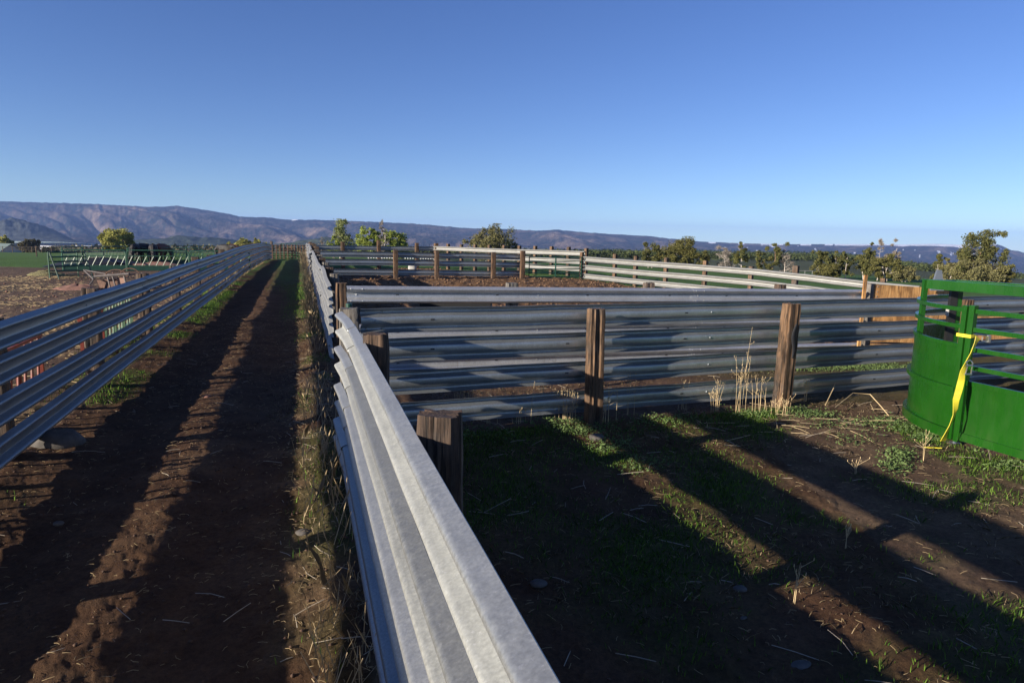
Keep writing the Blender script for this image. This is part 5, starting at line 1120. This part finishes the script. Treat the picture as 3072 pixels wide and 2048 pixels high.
for i, (px, py, hp, n, lb) in enumerate([(1368, 1268, 235, 4, 'thin dry weed left of the first wooden post, nearest the lane'), (1420, 1262, 150, 9, 'short bunch of dry weed stems just right of the leftmost stalk'), (1470, 1270, 170, 9, 'branching dry weed halfway between the lane and the first post'), (1555, 1268, 150, 9, 'spreading dry weed with many thin stems left of the first post'),
                                         (1632, 1256, 215, 4, 'tall single dry stalk leaning in front of the rails left of the first post'), (1700, 1262, 110, 18, 'comb of short dry stubble close to the left of the first post'), (1800, 1264, 120, 14, 'dry stubble at the foot of the first post'), (1884, 1245, 170, 3, 'slender dry stalk right of the first post'),
                                         (2052, 1228, 110, 5, 'short dry weed midway between the two wooden posts'), (2150, 1232, 100, 9, 'low dry weed left of the tallest bunch'), (2212, 1238, 190, 4, 'dense bunch of tall pale stalks near the second post'), (2240, 1236, 270, 3, 'tallest dry weed with a flat seed head near the second post'),
                                         (2285, 1236, 120, 7, 'thick tuft of pale stems leaning on the second post'), (2412, 1205, 70, 5, 'small dry weed just right of the second post'), (2345, 1246, 60, 12, 'dry tuft in front of the second post')]):
    dryweed(px, py, hp, n, lb, 900 + i, .07 if n > 6 else .035)
for i, (px, py, hp, lb) in enumerate([(2380, 1810, 150, 'thin dry stalk standing in the shaded yard, low right of the picture'), (2535, 1640, 90, 'dry reed in the lit strip on the right side of the yard'), (2770, 1380, 80, 'short dry stalk among the weeds below the green tub'), (2565, 1420, 40, 'tiny dry tuft in the yard between the light strips')]):
    dryweed(px, py, hp, 2, lb, 950 + i, .012)
# curled fallen branch
q = at_z(2530, 1215); mb = MB(q); pts = [at_z(2480, 1222, .04), at_z(2505, 1222, .10), at_z(2560, 1178, .16), at_z(2610, 1182, .22), at_z(2640, 1215, .16), at_z(2665, 1245, .05), at_z(2695, 1247, .02)]
mb.tube(pts, [.008, .008, .007, .007, .006, .005, .004], 6); mb.tube([at_z(2476, 1215, .02), at_z(2500, 1165, .2), at_z(2516, 1120, .36)], [.007, .006, .003], 5)
tag(mb.build('fallen_stalk', M['stalk'], None, True), 'long pale stalk arching over the dirt between second post and tub', 'fallen stalk')
# weeds against the right lane fence
def fringe(label, n, u0, u1, l0, l1, h0, h1, seed, mat=M['drygrass']):
    rng = np.random.default_rng(seed); u = rng.uniform(u0, u1, n); l = rng.uniform(l0, l1, n); l = l0 + (l1 - l0) * (np.floor((l - l0) / (l1 - l0) * 40) + rng.normal(.5, .3, n)) / 40
    X = u * PD[0] + l * LD[0]; Y = u * PD[1] + l * LD[1]; Z = ground_z(X, Y); b = np.stack([X, Y, Z], -1); h = rng.uniform(h0, h1, n); a = rng.uniform(0, 6.28, n)
    t = b + np.stack([np.cos(a) * h * .45, np.sin(a) * h * .45, h], -1); m = (b + t) / 2 + rng.normal(0, .03, (n, 3)); wv = np.stack([-np.sin(a), np.cos(a), 0 * a], -1) * .0035; wz = np.array([0, 0, 0.0])
    V = np.stack([b - wv, b + wv, m + wv, t + wv * .5, t - wv * .5, m - wv], 1).reshape(-1, 3); return tag(np_mesh('dead_weeds', V, np.arange(6 * n).reshape(n, 6), mat, None), label, 'dead weeds', None, 'stuff')
fringe('tangle of dead weeds along the foot of the right lane fence', 600, .05, .42, 14, 36, .1, .8, 1)
fringe('taller brown weeds beside the far right lane fence', 700, .05, .5, 34, 76, .3, 1.1, 2)
fringe('sparse dry stems under the near lane fence', 420, -.05, .38, 3.2, 12, .08, .4, 3)

fringe('dry stalks caught under the left lane fence', 900, -3.2, -2.9, 26, 60, .1, .55, 4)
# stones
def stone(c, rx, ry, rz, label, seed, mat=M['rock'], rot=0., half=False):
    rng = np.random.default_rng(seed); n, m = 20, 10; vs = []
    for j in range(m + 1):
        ph = math.pi * j / m
        for i in range(n):
            a = 2 * math.pi * i / n; k = 1 + .18 * (float(vnoise(i * .5 + seed, j * .6, seed)) - .5); x = rx * math.sin(ph) * math.cos(a) * k; y = ry * math.sin(ph) * math.sin(a) * k
            vs.append(np.array(c, float) + [x * math.cos(rot) - y * math.sin(rot), x * math.sin(rot) + y * math.cos(rot), rz * math.cos(ph) * k])
    fs = [(j * n + i, (j + 1) * n + i, (j + 1) * n + (i + 1) % n, j * n + (i + 1) % n) for j in range(m) for i in range(n)]
    mb = MB(c); mb.add(vs, fs); return tag(mb.build('stone', mat, None, True), label, 'stone')
q = at_z(176, 1335, .0); q[2] = .02; stone(q, .29, .2, .19, 'large half buried round stone under the bottom rail of the left fence', 1, rot=.3)
for i, (px, py, s, lb) in enumerate([(910, 1602, .05, 'small pale stone at the right edge of the lane'), (176, 1573, .035, 'small stone lying in the dark left part of the lane'), (620, 1195, .06, 'reddish clod lying in the shaded middle of the lane'), (1790, 1317, .08, 'flat pinkish stone in the light strip near the first post'), (2220, 1770, .04, 'pale pebble in the shaded yard'), (1615, 1755, .05, 'whitish lump in the dark yard close to the near rail')]):
    q = at_z(px, py); q[2] = s * .3; stone(q, s * 1.3, s, s * .6, lb, 20 + i, M['clod_red'] if i == 2 else M['rock'])
for i, (px, py, rx, lb) in enumerate([(2400, 1995, .08, 'pale flat scrap lying in the shaded yard'), (2230, 1855, .03, 'small pale scrap in the dark grass')]):
    q = at_z(px, py); q[2] = .005; stone(q, rx, rx * .5, .012, lb, 40 + i, M['rock'], .4)

# ------------------------------------------------------------------ the air
mb = MB((0, 0, 0)); mb.box([0, 3500, -10], 9500, 6500, 158)
m = bpy.data.materials.new('haze'); m.use_nodes = True; nt = m.node_tree
for n in list(nt.nodes): nt.nodes.remove(n)
ou = nt.nodes.new('ShaderNodeOutputMaterial'); pv = nt.nodes.new('ShaderNodeVolumePrincipled'); pv.inputs['Density'].default_value = HAZE; pv.inputs['Color'].default_value = (.32, .50, 1, 1); pv.inputs['Anisotropy'].default_value = 0
nt.links.new(pv.outputs[0], ou.inputs[1]); tag(mb.build('haze', m), 'thin blue haze over the valley', None, None, 'stuff')
#TAIL
# ------------------------------------------------------------------ light, sky, air, camera
AZ = math.radians(33.5); EL = math.radians(15.2)
D = Vector((math.cos(AZ) * math.cos(EL), math.sin(AZ) * math.cos(EL), -math.sin(EL)))
sun = bpy.data.lights.new('sun', 'SUN'); sun.energy = 5.0; sun.angle = math.radians(.5); sun.color = (1.0, .90, .76)
so = bpy.data.objects.new('sun', sun); COL.objects.link(so); so.rotation_euler = D.to_track_quat('-Z', 'Y').to_euler(); so.location = (-20, -20, 30)
w = bpy.data.worlds.new('World'); sc.world = w; w.use_nodes = True; nt = w.node_tree
for n in list(nt.nodes): nt.nodes.remove(n)
out = nt.nodes.new('ShaderNodeOutputWorld'); bg = nt.nodes.new('ShaderNodeBackground'); sk = nt.nodes.new('ShaderNodeTexSky')
sk.sky_type = 'NISHITA'; sk.sun_disc = False; sk.sun_elevation = EL
SV = math.atan2(-D.x, -D.y)              # bearing of the sun, clockwise from +Y
sk.sun_rotation = SV; sk.altitude = 1800; sk.air_density = 1.0; sk.dust_density = .6; sk.ozone_density = 3.0
tc = nt.nodes.new('ShaderNodeTexCoord'); mp = nt.nodes.new('ShaderNodeMapping'); mp.inputs['Rotation'].default_value = (math.radians(2.0), 0, 0)
nt.links.new(tc.outputs['Generated'], mp.inputs[0]); nt.links.new(mp.outputs[0], sk.inputs[0])
hs_ = nt.nodes.new('ShaderNodeHueSaturation'); hs_.inputs['Saturation'].default_value = 1.14; hs_.inputs['Hue'].default_value = .518; nt.links.new(sk.outputs[0], hs_.inputs['Color']); nt.links.new(hs_.outputs[0], bg.inputs[0]); bg.inputs[1].default_value = .078; nt.links.new(bg.outputs[0], out.inputs[0])
cam = bpy.data.cameras.new('camera'); co = bpy.data.objects.new('camera', cam); COL.objects.link(co); sc.camera = co
cam.sensor_width = 36; cam.lens = 24.0; cam.clip_start = .05; cam.clip_end = 30000
Mx = Matrix(((RT[0], UP[0], -W[0], 0), (RT[1], UP[1], -W[1], 0), (RT[2], UP[2], -W[2], H), (0, 0, 0, 1)))
co.matrix_world = Mx
sc.view_settings.view_transform = 'Standard'; sc.view_settings.look = 'None'; sc.view_settings.gamma = 1; sc.view_settings.use_curve_mapping = False
sc.view_settings.exposure = .96
